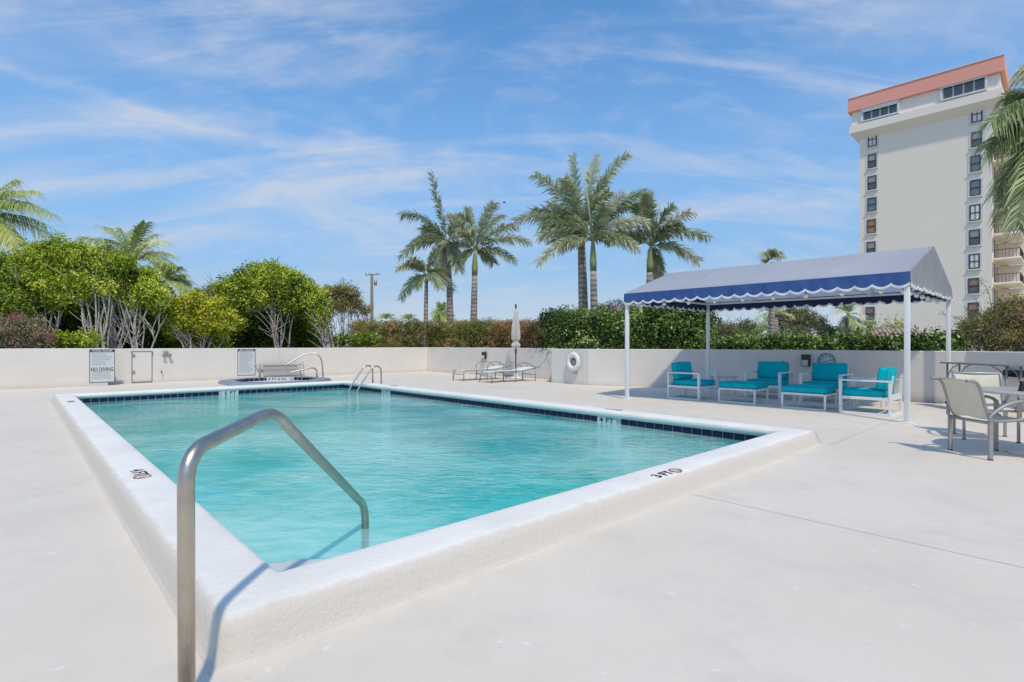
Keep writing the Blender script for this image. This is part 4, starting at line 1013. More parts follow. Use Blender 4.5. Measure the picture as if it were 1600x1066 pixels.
def blob_leaves(blobs, dens, size, shell=.35, up=.0):
    """blobs: (cx,cy,cz,rx,ry,rz). leaves in the outer shell of every blob, broken up in twig tufts"""
    C, Nn, Rn = [], [], []
    for (cx, cy, cz, rx, ry, rz) in blobs:
        area = 4 * math.pi * ((rx * ry + rx * rz + ry * rz) / 3); k = max(20, int(area * dens))
        nt_ = max(6, k // 14); d = unit(nt_); rad = 1 - shell * rng.random(nt_) ** 1.5 + rng.normal(size=nt_) * .05
        tc_ = d * rad[:, None]; idx = rng.integers(0, nt_, k)
        tone = rng.random(nt_); bt = rng.normal() * .20
        pos = tc_[idx] * np.array([rx, ry, rz]) + rng.normal(size=(k, 3)) * size * 1.1 + np.array([cx, cy, cz])
        nr = d[idx] + np.array([0, 0, up]); C.append(pos); Nn.append(nr / np.linalg.norm(nr, axis=1)[:, None]); Rn.append(np.clip(.5 * tone[idx] + .5 * rng.random(k) + bt, 0, 1))
    return np.concatenate(C), np.concatenate(Nn), np.concatenate(Rn)
def branchy(base, targets, r0, mb, wig=.12, seg=6):
    for tg in targets:
        b0 = Vector(base); tg = Vector(tg); mid = b0.lerp(tg, .45) + Vector((random.uniform(-.3, .3), random.uniform(-.2, .2), random.uniform(-.1, .35))) * (tg - b0).length * .35
        pts = []
        for i in range(seg + 1):
            t = i / seg; p = b0 * (1 - t) ** 2 + mid * 2 * t * (1 - t) + tg * t * t
            if 0 < i < seg: p += Vector((random.uniform(-wig, wig), random.uniform(-wig, wig), random.uniform(-wig, wig) * .6)) * .6
            pts.append(p)
        mb.tube(pts, r0, 6, rs=[r0 * (1 - .72 * i / seg) for i in range(seg + 1)])
        yield pts
def dome_blobs(cx, cy, z0, z1, rx, ry, n, br, low=.0):
    out = []
    for i in range(n):
        a = i * 2.39996 + random.uniform(-.3, .3); t = (i + .5) / n
        ph = math.acos(1 - t * (1 - low)); rr = random.uniform(.78, 1.0)
        x = cx + rx * math.sin(ph) * math.cos(a) * rr; y = cy + ry * math.sin(ph) * math.sin(a) * rr; z = z0 + (z1 - z0) * math.cos(ph) * rr
        b = br * random.uniform(.75, 1.25); out.append((x, y, z, b, b, b * .8))
    return out
def foliage_thing(name, label, cat, base, blobs, dens, size, m, group=None, trunk=None, stems=0, stem_m='bark', r0=.05, inner=None, extra=None, up=.25, shell=.4, spread=.35, asp=.6, sub=2, bz=0.4):
    root = empty(name, base, 0, label, cat, group); off = Vector(base)
    c, n_, r_ = blob_leaves(blobs, dens, size, shell, up)
    me = leaf_mesh('foliage', c - np.array(off), n_, size, M[m], r_, asp); link('foliage', me, root)
    if inner:     # inner leaves set deeper, crown shade painted in by lowering their tones
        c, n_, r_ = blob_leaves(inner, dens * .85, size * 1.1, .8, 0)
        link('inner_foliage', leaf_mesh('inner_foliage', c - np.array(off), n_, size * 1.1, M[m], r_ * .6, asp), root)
    if stems:
        bl = sorted(blobs, key=lambda q: q[2])
        feet = [Vector((off.x + (q_ + .5 - max(1, stems // 3) / 2) * spread * 2.2 + random.uniform(-.2, .2), off.y + random.uniform(-.2, .2), bz - .3)) for q_ in range(max(1, stems // 3))]
        for k in range(stems):
            mb = MB(); b0 = feet[k % len(feet)] + Vector((random.uniform(-.12, .12), random.uniform(-.12, .12), 0)); fan = ((k // len(feet)) - (stems / len(feet) - 1) / 2) * .75
            tgs = sorted(blobs, key=lambda q: abs(q[0] - b0.x - fan) + abs(q[1] - b0.y) * .4 + random.random() * .9)[:3]
            for pts in branchy(b0, [(q[0], q[1] - q[4] * .4, q[2] + q[5] * .1) for q in tgs], r0, mb):
                for s_ in range(sub * 2):
                    j = random.randint(2, len(pts) - 2); q = pts[j]; e_ = q + Vector((random.uniform(-.7, .7), random.uniform(-.7, .1), random.uniform(.35, 1.0)))
                    for _ in branchy(q, [e_], r0 * .42, mb, .06, 4): pass
            mb.build('stem', M[stem_m], root, off)
    return root

# --- left tree group: three rounded trees with pale stems
def pxblobs(lst, Y, yscale=.8):
    """lst of (px, py, rpx [,dY]) -> blobs at depth Y"""
    out = []
    for q in lst:
        dY = q[3] if len(q) > 3 else 0; y = Y + dY; p = W(q[0], q[1], y); r = q[2] * y / F; out.append((p.x, p.y, p.z, r, r * yscale, r * .85))
    return out
def jit(l, n=2, s=.7, sh=.6):
    o = []
    for (x, y, z, a, b_, c) in l:
        o.append((x, y, z, a * .92, b_, c * .92))
        for _ in range(2 * n):   # small tufts that break the outline
            d = Vector(unit(1)[0]); d.z = abs(d.z); q = a * random.uniform(.95, 1.2); k_ = a * random.uniform(.16, .34); o.append((x + d.x * q, y - abs(d.y) * b_ * .8, z + d.z * c * random.uniform(.95, 1.25), k_, k_, k_))
        for _ in range(n):
            d = Vector(unit(1)[0]) * a * sh; d.y = -abs(d.y) * .6; o.append((x + d.x, y + d.y, z + abs(d.z) * .4 + d.z * .3, a * s * random.uniform(.6, 1), b_ * s, c * s * random.uniform(.6, 1)))
    return o
def base_at(px, Y, z=0.2): p = W(px, 540, Y); return (p.x, p.y, z)
foliage_thing('rounded_tree', 'bright green rounded tree with bleached stems behind the no diving sign', 'tree', base_at(110, 19.5),
    jit(pxblobs([(20, 452, 40), (62, 418, 38), (100, 408, 34), (140, 412, 36), (175, 418, 34), (80, 445, 40), (125, 445, 36), (165, 446, 30), (40, 432, 30), (60, 400, 20), (105, 470, 26)], 19.5), 3), 420, .085, 'lf_bright',
    stems=6, stem_m='twig', r0=.045, inner=pxblobs([(60, 480, 38, 1.4), (110, 490, 44, 1.6), (160, 480, 36, 1.4), (90, 520, 36, 1.8), (150, 522, 36, 1.8)], 19.5), spread=.9)
foliage_thing('rounded_tree', 'bright green tree with white forked stems right of the access door', 'tree', base_at(205, 20.0),
    jit(pxblobs([(190, 432, 30), (215, 445, 28), (235, 462, 24), (252, 480, 18), (205, 465, 24), (225, 448, 22)], 20.0), 3), 420, .085, 'lf_bright',
    stems=6, stem_m='twig', r0=.04, inner=pxblobs([(200, 490, 34, 1.5), (235, 500, 30, 1.4), (210, 525, 34, 1.8)], 20), spread=.6)
foliage_thing('broad_shrub', 'yellow green shrub cropped at the far left edge above the wall', 'shrub', base_at(2, 18.6),
    jit(pxblobs([(-25, 440, 40), (5, 470, 34), (25, 488, 22), (-30, 490, 34), (12, 445, 22)], 18.6), 3), 420, .085, 'lf_mid', stems=2, stem_m='twig', r0=.04)
foliage_thing('flowering_shrub', 'dusty pink bougainvillea shrub sprawling over the wall at the far left', 'shrub', base_at(25, 17.2),
    jit(pxblobs([(-10, 515, 24), (20, 518, 26), (45, 512, 22), (66, 524, 16), (30, 535, 22), (60, 540, 12)], 17.2), 3), 700, .05, 'lf_boug', stems=3, stem_m='greytwig', r0=.02)
foliage_thing('flower_cluster', 'small crimson bougainvillea bloom cluster above the dusty pink shrub', 'flowers', base_at(22, 16.9, 1.2),
    pxblobs([(18, 493, 6), (26, 496, 5), (82, 532, 5), (80, 526, 4)], 16.9), 900, .045, 'lf_magenta')
foliage_thing('low_shrub', 'low light green shrub under the white stems at the wall top', 'shrub', base_at(105, 18.3),
    jit(pxblobs([(95, 532, 16), (118, 536, 16), (140, 534, 14)], 18.3), 2), 500, .075, 'lf_bright')
foliage_thing('rounded_shrub', 'lime yellow rounded shrub between the two large trees', 'shrub', base_at(305, 20.8),
    jit(pxblobs([(280, 490, 24), (305, 482, 26), (332, 486, 24), (350, 498, 16), (290, 508, 26), (320, 510, 26), (345, 515, 18), (275, 515, 18)], 20.8), 3), 460, .085, 'lf_yellow',
    stems=4, stem_m='twig', r0=.03, inner=pxblobs([(290, 525, 30, 1.2), (330, 528, 30, 1.2)], 20.8))
foliage_thing('rounded_tree', 'largest dome shaped green tree with many pale stems behind the spa', 'tree', base_at(430, 24.2),
    jit(pxblobs([(372, 452, 26), (395, 440, 26), (420, 438, 26), (447, 440, 26), (470, 455, 28), (490, 475, 24), (500, 492, 18), (380, 470, 24), (410, 462, 24), (440, 462, 24), (465, 478, 22), (362, 480, 20), (408, 428, 14), (432, 428, 14), (366, 505, 18), (500, 510, 12)], 24.2), 3), 400, .095, 'lf_bright',
    stems=9, stem_m='twig', r0=.05, inner=pxblobs([(385, 500, 30, 1.8), (430, 495, 34, 2.0), (470, 505, 28, 1.8), (410, 525, 32, 2.2), (450, 528, 32, 2.2), (372, 525, 24, 1.6), (490, 528, 22, 1.8)], 24.2), spread=1.2)
foliage_thing('dry_tree', 'brownish olive tree with bare grey twigs right of the largest tree', 'tree', base_at(535, 27.5),
    jit(pxblobs([(510, 462, 16), (530, 456, 16), (548, 462, 16), (520, 478, 18), (545, 480, 18), (560, 478, 10), (572, 486, 8)], 27.5), 3), 260, .08, 'lf_brown',
    stems=9, stem_m='greytwig', r0=.028, spread=.5, sub=5)
foliage_thing('dry_tree', 'far olive brown tree crown between the lime shrub and the largest tree', 'tree', base_at(335, 30),
    jit(pxblobs([(315, 462, 14), (335, 458, 14), (350, 466, 12), (325, 476, 18), (345, 482, 16)], 30), 2), 260, .09, 'lf_brown')
foliage_thing('low_shrub', 'low green shrub at the wall top left of the brown hedge', 'shrub', base_at(545, 25),
    jit(pxblobs([(515, 536, 12), (535, 532, 12), (558, 534, 12), (575, 530, 14)], 25), 2), 500, .075, 'lf_mid')

# --- hedges
HEDGE_BACK = True
def hedge(label, cat, p0, p1, top, bot, m, size=.06, n=26, dens=420, r=.42, stm=None, name='hedge', ragged=.12):
    """clipped-ish hedge between two ground points"""
    a_, b_ = Vector(p0), Vector(p1); bl = []
    ln_ = (b_ - a_).length; n = max(3, int(ln_ / (r * .8)))
    nz = max(1, int(round((top - bot) / (r * 1.1))))
    for i in range(n + 1):
        for k in range(nz):
            for dd_ in (0, .5):
                p = a_.lerp(b_, i / n); z = bot + r * .6 + (top - bot - r * 1.2) * (k / max(1, nz - 1) if nz > 1 else .6); nv = Vector((-(b_ - a_).y, (b_ - a_).x, 0)).normalized()
                if nv.y < 0: nv = -nv
                p = p + nv * dd_ + Vector((random.uniform(-.15, .15), random.uniform(-.1, .1), 0)); rr = r * random.uniform(.8, 1.2)
                bl.append((p.x, p.y, z + random.uniform(-ragged, ragged), rr, rr, rr * .85))
    mid_ = (a_ + b_) / 2
    return foliage_thing(name, label, cat, (mid_.x, mid_.y, .2), bl, dens, size, m, stems=3 if stm else 0, stem_m=stm or 'bark', r0=.02)
Hh = lambda px, Y: (W(px, 540, Y).x, Y, 0)
hedge('tall dark green planting filling the gaps behind the left trees', 'hedge', Hh(-40, 22.3), Hh(262, 22.3), 2.9, .6, 'lf_dark', .10, dens=170, r=.62, ragged=.35, name='backing_shrubs')
hedge('tall dark green planting behind the lime shrub and the largest tree', 'hedge', Hh(262, 24.5), Hh(500, 27.5), 2.7, .6, 'lf_dark', .10, dens=170, r=.62, ragged=.35, name='backing_shrubs')
hedge('long mixed olive and brown hedge behind the far wall corner', 'hedge', Hh(560, 26.3), Hh(665, 27.2), 2.35, .9, 'lf_brown', .055, dens=520)
hedge('olive green hedge stretch behind the palm trunks and wall light', 'hedge', Hh(668, 26.8), Hh(770, 23.6), 2.25, .9, 'lf_brown', .055, dens=520)
hedge('rust red tinted hedge stretch behind the closed parasol', 'hedge', Hh(772, 23.8), Hh(850, 21.2), 2.12, .9, 'lf_rust', .055, dens=560)
hedge('dark glossy green hedge between the parasol and the canopy', 'hedge', Hh(862, 19.6), Hh(985, 17.6), 2.28, .8, 'lf_dark', .085, dens=420, r=.46, ragged=.16)
hedge('dark glossy green hedge section behind the left end of the canopy', 'hedge', Hh(985, 17.6), Hh(1095, 17.0), 2.42, .8, 'lf_dark', .085, dens=420, r=.46, ragged=.16)
hedge('low clipped dark hedge running along the wall behind the lounge chairs', 'hedge', Hh(1120, 15.9), Hh(1482, 12.1), 1.36, .7, 'lf_dark', .085, dens=520, r=.25, ragged=.04)
foliage_thing('flowering_shrub', 'pale pink flowering bush rising behind the dark hedge left of the canopy', 'shrub', base_at(965, 21),
    jit(pxblobs([(945, 485, 12), (965, 480, 13), (985, 484, 12), (1000, 488, 10)], 21), 3), 330, .055, 'lf_pinkish', stems=4, stem_m='greytwig', r0=.015, sub=4)
foliage_thing('flower_cluster', 'crimson flower cluster on the bush left of the canopy post', 'flowers', base_at(962, 20.4, 1.5),
    pxblobs([(958, 489, 6), (968, 492, 6), (962, 483, 4)], 20.4), 900, .05, 'lf_magenta')
foliage_thing('flowering_shrub', 'pale pink flowering bush seen under the canopy valance above the dark hedge', 'shrub', base_at(1060, 19.5),
    jit(pxblobs([(1030, 480, 9), (1050, 482, 10), (1075, 484, 11), (1092, 490, 10), (1105, 495, 8)], 19.5), 3), 330, .055, 'lf_pinkish', stems=4, stem_m='greytwig', r0=.015, sub=4)
foliage_thing('dry_shrub', 'twiggy brown shrub beside the back left canopy post', 'shrub', base_at(1125, 18.5),
    jit(pxblobs([(1112, 515, 14), (1130, 518, 16), (1145, 524, 12)], 18.5), 2), 330, .055, 'lf_brown', stems=6, stem_m='greytwig', r0=.015, sub=4)
foliage_thing('mixed_shrub', 'large brown green bougainvillea shrub behind the wall at the right edge', 'shrub', base_at(1560, 12.6),
    jit(pxblobs([(1500, 530, 18), (1520, 515, 22), (1545, 505, 26), (1570, 495, 28), (1595, 492, 30), (1535, 532, 22), (1565, 528, 28), (1598, 528, 30), (1625, 500, 34), (1625, 530, 34)], 12.6), 3), 900, .042, 'lf_brown', stems=5, stem_m='greytwig', r0=.02, sub=4)
foliage_thing('creeper_shoot', 'long thin bare creeper shoot standing up before the pale tower', 'plant', base_at(1545, 12.2),
    pxblobs([(1533, 440, 3), (1542, 455, 3), (1545, 470, 3), (1500, 498, 4), (1478, 492, 3), (1515, 485, 3)], 12.2), 700, .04, 'lf_brown')
b = MB(); oo = Vector(base_at(1545, 12.2))
b.tube(chaikin([W(1550, 500, 12.3), W(1548, 470, 12.2), W(1543, 450, 12.2), W(1530, 438, 12.1)], 2), .006, 5); b.tube(chaikin([W(1530, 520, 12.3), W(1500, 497, 12.2), W(1466, 490, 12.1)], 2), .006, 5); b.tube([W(1540, 510, 12.3), W(1520, 490, 12.2), W(1505, 478, 12.2)], .005, 5)
b.build('stem', M['greytwig'], [o for o in col.objects if o.name.startswith('creeper_shoot')][0], oo)

# --- palms
def frond(c, tip, lift, leaf_len, m, n=46, width=1.0, plume=2, droop=.5, r=.018, out=None):
    """feather leaf from the crown point c to tip; control point lifted; leaflets around the rachis"""
    c, tip = Vector(c), Vector(tip); d = tip - c; ctrl = c + d * .45 + Vector((0, 0, lift))
    pts = [c * (1 - t) ** 2 + ctrl * 2 * t * (1 - t) + tip * t * t for t in [i / 12 for i in range(13)]]
    V, Fc, Rn = [], [], []; tone = random.choice((-.25, -.12, 0, 0, .05, .15, .42))
    for i in range(n):
        t = .12 + .88 * (i + .5) / n
        p = c * (1 - t) ** 2 + ctrl * 2 * t * (1 - t) + tip * t * t; tg = ((ctrl - c) * (1 - t) + (tip - ctrl) * t).normalized()
        side = tg.cross(Vector((0, 0, 1))); side = side.normalized() if side.length > .05 else Vector((1, 0, 0)); upv = side.cross(tg).normalized()
        L_ = leaf_len * (math.sin(math.pi * (.12 + .70 * t)) ** .6) * random.uniform(.8, 1.1)
        for sg_ in (-1, 1):
            for k in range(plume):
                ang = random.uniform(-.25, .35) if plume == 1 else random.uniform(-.9, .9)
                dv = (side * sg_ * math.cos(ang) + upv * math.sin(ang)) * .8 + tg * (.55 + .25 * t); dv.normalize()
                w_ = tg.cross(dv).cross(dv).normalized() if tg.cross(dv).length > .01 else tg
                wd_ = L_ * .028 * width + .009
                m1 = p + dv * L_ * .5; e_ = p + dv * L_ - Vector((0, 0, 1)) * L_ * droop * random.uniform(.6, 1.3); k0 = len(V)
                V += [p - w_ * wd_ * .6, p + w_ * wd_ * .6, m1 + w_ * wd_ - Vector((0, 0, L_ * droop * .12)), m1 - w_ * wd_ - Vector((0, 0, L_ * droop * .12)), e_]
                Fc += [(k0, k0 + 1, k0 + 2, k0 + 3), (k0 + 3, k0 + 2, k0 + 4)]; q_ = min(1, max(0, .25 * random.random() + (t * .25) + random.random() * .4 + tone)); Rn += [q_, q_]
    return pts, V, Fc, Rn
def add_frond(root, off, m, *a, **k):
    pts, V, Fc, Rn = frond(*a, m, **k)
    me = bpy.data.meshes.new('frond'); me.from_pydata([tuple(v - off) for v in V], [], Fc); me.update()
    at = me.attributes.new('leaf', 'FLOAT', 'FACE'); at.data.foreach_set('value', np.array(Rn, dtype=np.float32)); me.materials.append(M[m])
    o = link('frond', me, root)
    MB().tube(pts, .02, 6, rs=[.03 * (1 - .75 * i / 12) for i in range(13)]).build('rachis', M['rachis'], o, off)
def palm(label, base_px, crown, Y, tips, leaf_len, lift, m='pf_fox', group=None, shaft=40, spear=None, tr=.17, z0=-1.0, bend=0, n=58, plume=2, droop=.30, name='foxtail_palm', dpt=1.0, width=1.0):
    bp_ = W(base_px, 540, Y); base = Vector((bp_.x, bp_.y, z0)); cr = W(crown[0], crown[1], Y); root = empty(name, base, 0, label, 'palm tree', group)
    sh = shaft * Y / F; d = (cr - base).normalized(); sp = cr - d * sh
    pts = [base.lerp(sp, i / 10) + Vector((bend * math.sin(math.pi * i / 10), 0, 0)) for i in range(11)]
    rs_ = [tr * (1.15 - .35 * i / 10 + .10 * math.sin(math.pi * i / 10)) for i in range(11)]
    MB().tube(pts, tr, 14, rs=rs_).build('trunk', M['trunk'], root, base)
    if shaft > 5: MB().tube([sp, sp.lerp(cr, .3), sp.lerp(cr, .8), cr + d * .1], tr, 12, rs=[tr * .85, tr * .95, tr * .6, tr * .3]).build('crownshaft', M['shaft'], root, base)
    if spear: MB().tube([cr, W(*spear, Y)], .04, 8, rs=[.055, .006]).build('spear_leaf', M['spear'], root, base)
    for i, tp in enumerate(tips):
        dy = tp[2] if len(tp) > 2 else (-1, .6, -.3, .9, -.8, .2)[i % 6]
        tipw = W(tp[0], tp[1], Y + dy * dpt); lf = lift * (1 if len(tp) < 4 else tp[3])
        for_len = (tipw - cr).length
        add_frond(root, base, m, cr, tipw, lf * for_len, leaf_len * (1.15 if name == 'foxtail_palm' else 1), n=n, plume=plume, droop=droop, width=width)
    return root
Zc = lambda x, y: (600 + x / 3.019, 220 + y / 3.019)
gp = 'foxtail palms standing behind the far wall'
palm('shortest slim palm of the group, left of the other two', 664, Zc(200, 640), 26.6, [Zc(65, 600), Zc(80, 745), Zc(150, 690), Zc(330, 700), Zc(265, 695), Zc(240, 510) + (0, .1), Zc(120, 560), Zc(290, 620)], .42, .42, group=gp, shaft=10, tr=.11, plume=2)
palm('tall palm with one frond pointing straight up, middle of the left three', 708, Zc(300, 480), 27.6, [Zc(222, 155) + (0, .05), Zc(85, 350), Zc(75, 545), Zc(150, 480), Zc(355, 610), Zc(270, 660), Zc(410, 420), Zc(180, 420), Zc(345, 560), Zc(260, 590), Zc(380, 350)], .55, .35, group=gp, shaft=14, tr=.16)
palm('palm with a green crownshaft and tall white spear leaf, right of the left three', 738, Zc(430, 520), 27.0, [Zc(620, 400), Zc(690, 480), Zc(620, 565), Zc(515, 575), Zc(520, 295), Zc(395, 320), Zc(300, 350), Zc(255, 500), Zc(360, 560), Zc(560, 350), Zc(340, 430)], .50, .30, group=gp, shaft=38, spear=Zc(507, 190), tr=.17)
palm('thick grey trunked palm with the highest crown, behind the dark hedge', 916, Zc(930, 440), 21.5, [Zc(715, 160), Zc(620, 375), Zc(700, 330), Zc(890, 75) + (0, .1), Zc(1000, 70) + (.5, .15), Zc(1150, 65), Zc(1060, 240), Zc(780, 300), Zc(1050, 180), Zc(800, 480), Zc(850, 180)], .50, .32, group=gp, shaft=14, tr=.185)
palm('palm with a pale green crownshaft and long spear leaning against its thicker neighbour', 931, Zc(985, 475), 20.6, [Zc(730, 570), Zc(735, 450), Zc(740, 400), Zc(1235, 290), Zc(1240, 380), Zc(1230, 240), Zc(1195, 500), Zc(1070, 460), Zc(1130, 250), Zc(850, 340), Zc(1050, 300), Zc(840, 500)], .48, .30, group=gp, shaft=46, spear=Zc(938, 80), tr=.145)
palm('leaning palm rising behind the left end of the canopy', 1008, Zc(1258, 500), 20.8, [Zc(1450, 335), Zc(1535, 455), Zc(1485, 565), Zc(1300, 650), Zc(1065, 470), Zc(1060, 440), Zc(1240, 250), Zc(1180, 300), Zc(1360, 310), Zc(1110, 380), Zc(1400, 400)], .44, .30, group=gp, shaft=40, spear=Zc(1322, 210), tr=.14)
Zd = lambda x, y: (x / 2.665, 250 + y / 2.665)
palm('big coconut palm cropped by the left edge above the shrubs', -40, (-38, 345), 21, [(82, 335), (95, 378), (62, 300), (25, 282), (45, 402), (5, 410), (-60, 290), (70, 350), (-130, 350), (10, 300), (30, 380), (50, 318)], .75, .28, m='pf_coco', shaft=4, tr=.17, plume=1, n=60, droop=.75, name='coconut_palm', width=.6)
palm('windswept coconut palm crown rising above the first rounded tree', 205, Zd(545, 425), 27, [Zd(335, 322), Zd(425, 278), Zd(605, 262), Zd(650, 310), Zd(705, 342), Zd(728, 398), Zd(715, 440), Zd(430, 330), Zd(500, 290), Zd(560, 300), Zd(480, 400), Zd(640, 400)], .75, .30, m='pf_coco', shaft=4, tr=.17, plume=1, n=54, droop=.5, name='coconut_palm', width=.6)
palm('lower coconut palm crown just right of the windswept one', 262, Zd(690, 510), 26, [Zd(590, 470), Zd(650, 425), Zd(740, 445), Zd(790, 510), Zd(805, 575), Zd(740, 590), Zd(640, 560), Zd(700, 430), Zd(620, 520), Zd(770, 480)], .7, .3, m='pf_coco', shaft=4, tr=.15, plume=1, n=54, droop=.6, name='coconut_palm', width=.6)
palm('large palm hanging its fronds in from the top right edge', 1660, (1655, 195), 13, [(1540, 232, .2), (1548, 190, -.4), (1568, 335, .3), (1590, 350, -.5), (1556, 300, .6), (1600, 110, .4), (1720, 150, 0), (1730, 260, 0), (1640, 330, -.8), (1575, 150, 1.0), (1606, 345, .2)], .62, .42, m='pf_dark', shaft=20, tr=.16, plume=2, n=70, droop=.8, name='hanging_palm', width=.6)
# far palms
gf = 'small palms far beyond the hedges'
palm('palm tip showing just above the canopy ridge', 1206, (1206, 405), 30, [(1190, 400), (1197, 394), (1215, 394), (1222, 404), (1206, 390), (1195, 408)], .5, .3, shaft=5, tr=.15, n=24, name='distant_palm', group=gf)
palm('palm with a white trunk seen under the middle of the canopy', 1210, (1213, 492), 44, [(1180, 500), (1190, 485), (1205, 478), (1225, 480), (1240, 495), (1185, 512)], .8, .3, m='pf_coco', shaft=5, tr=.22, n=24, plume=1, name='distant_palm', group=gf)
palm('grey green palm left of the tower base under the canopy', 1322, (1325, 492), 40, [(1300, 492), (1308, 480), (1325, 475), (1342, 480), (1350, 494), (1310, 512), (1340, 510), (1326, 520)], .8, .3, m='pf_dark', shaft=5, tr=.2, n=24, plume=1, name='distant_palm', group=gf)
palm('tiny palm left of the slim foxtail palm trunk over the hedge', 603, (603, 499), 55, [(592, 497), (598, 492), (610, 492), (617, 498), (604, 490)], .9, .3, m='pf_coco', shaft=3, tr=.2, n=16, plume=1, name='distant_palm', group=gf)
palm('tiny palm between utility pole and slim palm, the right one', 638, (638, 500), 60, [(626, 498), (632, 494), (644, 493), (652, 499), (638, 491)], .9, .3, m='pf_coco', shaft=3, tr=.2, n=16, plume=1, name='distant_palm', group=gf)
palm('small fan crowned palm between the slim palm and its tall neighbour', 690, (690, 490), 45, [(677, 494), (680, 484), (690, 476), (701, 484), (704, 494), (683, 500), (698, 500)], .8, .1, m='pf_coco', shaft=3, tr=.2, n=18, plume=2, name='distant_palm', group=gf)
foliage_thing('palm_clump', 'lime green areca palm clump in front of the clay roof', 'palm clump', base_at(1365, 42), pxblobs([(1350, 520, 10), (1362, 528, 10), (1385, 514, 9), (1400, 520, 9), (1358, 512, 7), (1408, 505, 5), (1410, 512, 8)], 42), 60, .35, 'pf_lime', asp=.25)
foliage_thing('palm_clump', 'light green palm clumps behind the low hedge left of the white posts', 'palm clump', base_at(1160, 30), pxblobs([(1140, 532, 9), (1155, 526, 9), (1172, 530, 9), (1190, 528, 9), (1235, 530, 9)], 30), 90, .26, 'pf_lime', asp=.25)
for i, (pl_, Y_, bl, m_, lb) in enumerate([
    (1150, 70, [(1120, 522, 12), (1140, 518, 14), (1165, 512, 14), (1185, 518, 14)], 'lf_far', 'far green tree left of the white palm trunk under the canopy'),
    (1250, 75, [(1215, 500, 16), (1235, 494, 16), (1258, 498, 18), (1275, 506, 16), (1225, 515, 18), (1250, 518, 20)], 'lf_fargrey', 'large olive grey tree far behind the canopy centre'),
    (1295, 80, [(1285, 515, 12), (1300, 520, 12), (1315, 518, 10), (1290, 528, 12)], 'lf_far', 'far green tree between the olive tree and the grey green palm'),
    (1120, 90, [(1105, 526, 10), (1122, 512, 6), (1122, 505, 4), (1122, 520, 8)], 'lf_far', 'small far conifer left of the pale bushes'),
    (1335, 70, [(1330, 515, 12), (1345, 520, 12), (1325, 528, 12)], 'lf_far', 'far green tree at the foot of the tower left side'),
    (880, 70, [(690, 515, 10), (720, 518, 10), (750, 512, 8), (780, 516, 9), (815, 512, 8), (845, 514, 9)], 'lf_fargrey', 'row of far scrub tops showing over the rust hedge'),
    (1440, 44, [(1435, 535, 14), (1460, 532, 14), (1480, 530, 14), (1418, 520, 6)], 'lf_dark', 'dark shrub right of the clay roof before the tower')]):
    foliage_thing('distant_tree', lb, 'tree', base_at(pl_, Y_, -2.5), jit(pxblobs(bl, Y_), 2), 40 if Y_ > 60 else 90, .24 if Y_ > 60 else .15, m_, stems=1, r0=.1, bz=-2)
# extra dark-hedge top sprigs
foliage_thing('leafy_shrub', 'green shrub poking above the hedge beside the thick palm trunk', 'shrub', base_at(875, 21.5), jit(pxblobs([(862, 495, 9), (880, 490, 10), (895, 496, 9)], 21.5), 2), 380, .075, 'lf_dark')

# ------------------------------------------------------------------ utility pole, bird
up_ = empty('utility_pole', W(581, 520, 60).xy.to_3d() + Vector((0, 0, -2.5)), 0, 'weathered wooden utility pole with crossarm standing right of the dry tree', 'utility pole')
o0_ = up_.location.copy(); zt = W(581, 428, 60).z
MB().tube([(0, 0, 0), (0, 0, zt + 2.5)], .25, 10, rs=[.21, .15]).build('post', M['pole'], up_)
MB().bar((-.75, 0, zt + 2.35), (.85, 0, zt + 2.45), .09).build('crossarm', M['pole'], up_)
for x in (-.7, -.3, .5, .8): MB().lathe([(0, 0), (.05, .02), (.06, .12), (.03, .2), (0, .2)], (x, 0, zt + 2.45), 8).build('insulator', M['alu'], up_)
MB().lathe([(0, 0), (.17, 0), (.17, .6), (0, .65)], (.42, 0, zt + 1.2), 12).build('transformer', M['alu'], up_)
bd = empty('bird', W(788, 317, 70), 0, 'tiny dark bird flying in the sky between the palm groups', 'bird')
MB().tube([(-.22, 0, 0), (-.1, 0, .03), (.1, 0, .03), (.28, 0, 0)], .06, 6, rs=[.01, .06, .05, .01]).build('body', M['dark'], bd)
for s_ in (-1, 1): MB().add([(-.05, 0, .03), (.12, 0, .03), (.0, s_ * .35, .12), (-.12, s_ * .6, .02)], [(0, 1, 2, 3)]).build('wing', M['dark'], bd)

# ------------------------------------------------------------------ tower block
TE = Vector((.694, -.720, 0)); TU = Vector((.720, .694, 0))
tc0 = Vector((52.15, 60.0, 0))
def tw_at(px): k = (px - 800) / F; return (k * tc0.y - tc0.x) / (TE.x - k * TE.y)
xl, xr = tw_at(1343.5), tw_at(1550)
org = tc0 + TE * xr; org = Vector((org.x, org.y, -2.5))
# local frame: +X along TU (into depth/right), -? : local x = along face to the left (-TE), local y = depth (TU)
LW = xr - xl; FH = 2.76
tw = empty('apartment_tower', org, 0, 'cream high-rise apartment tower with coral roof band at the right', 'building')
tw.matrix_world = Matrix.Translation(org) @ Matrix((TE, TU, Vector((0, 0, 1)))).transposed().to_4x4()
zl = lambda z: z + 2.5
def zw(py, px): p = tc0 + TE * tw_at(px); return zl(EYE + (HOR - py) * p.y / F)
ztop = zw(92, 1566) ; zcb = zw(118, 1560); zlip = zw(156.5, 1562); zlip2 = zlip
DP = 26
MB().box((-LW / 2, DP / 2, zlip / 2), (LW, DP, zlip)).build('wall', M['tower'], tw)
ov = .95
b = MB(); zc = zlip; hgt = zcb - zlip
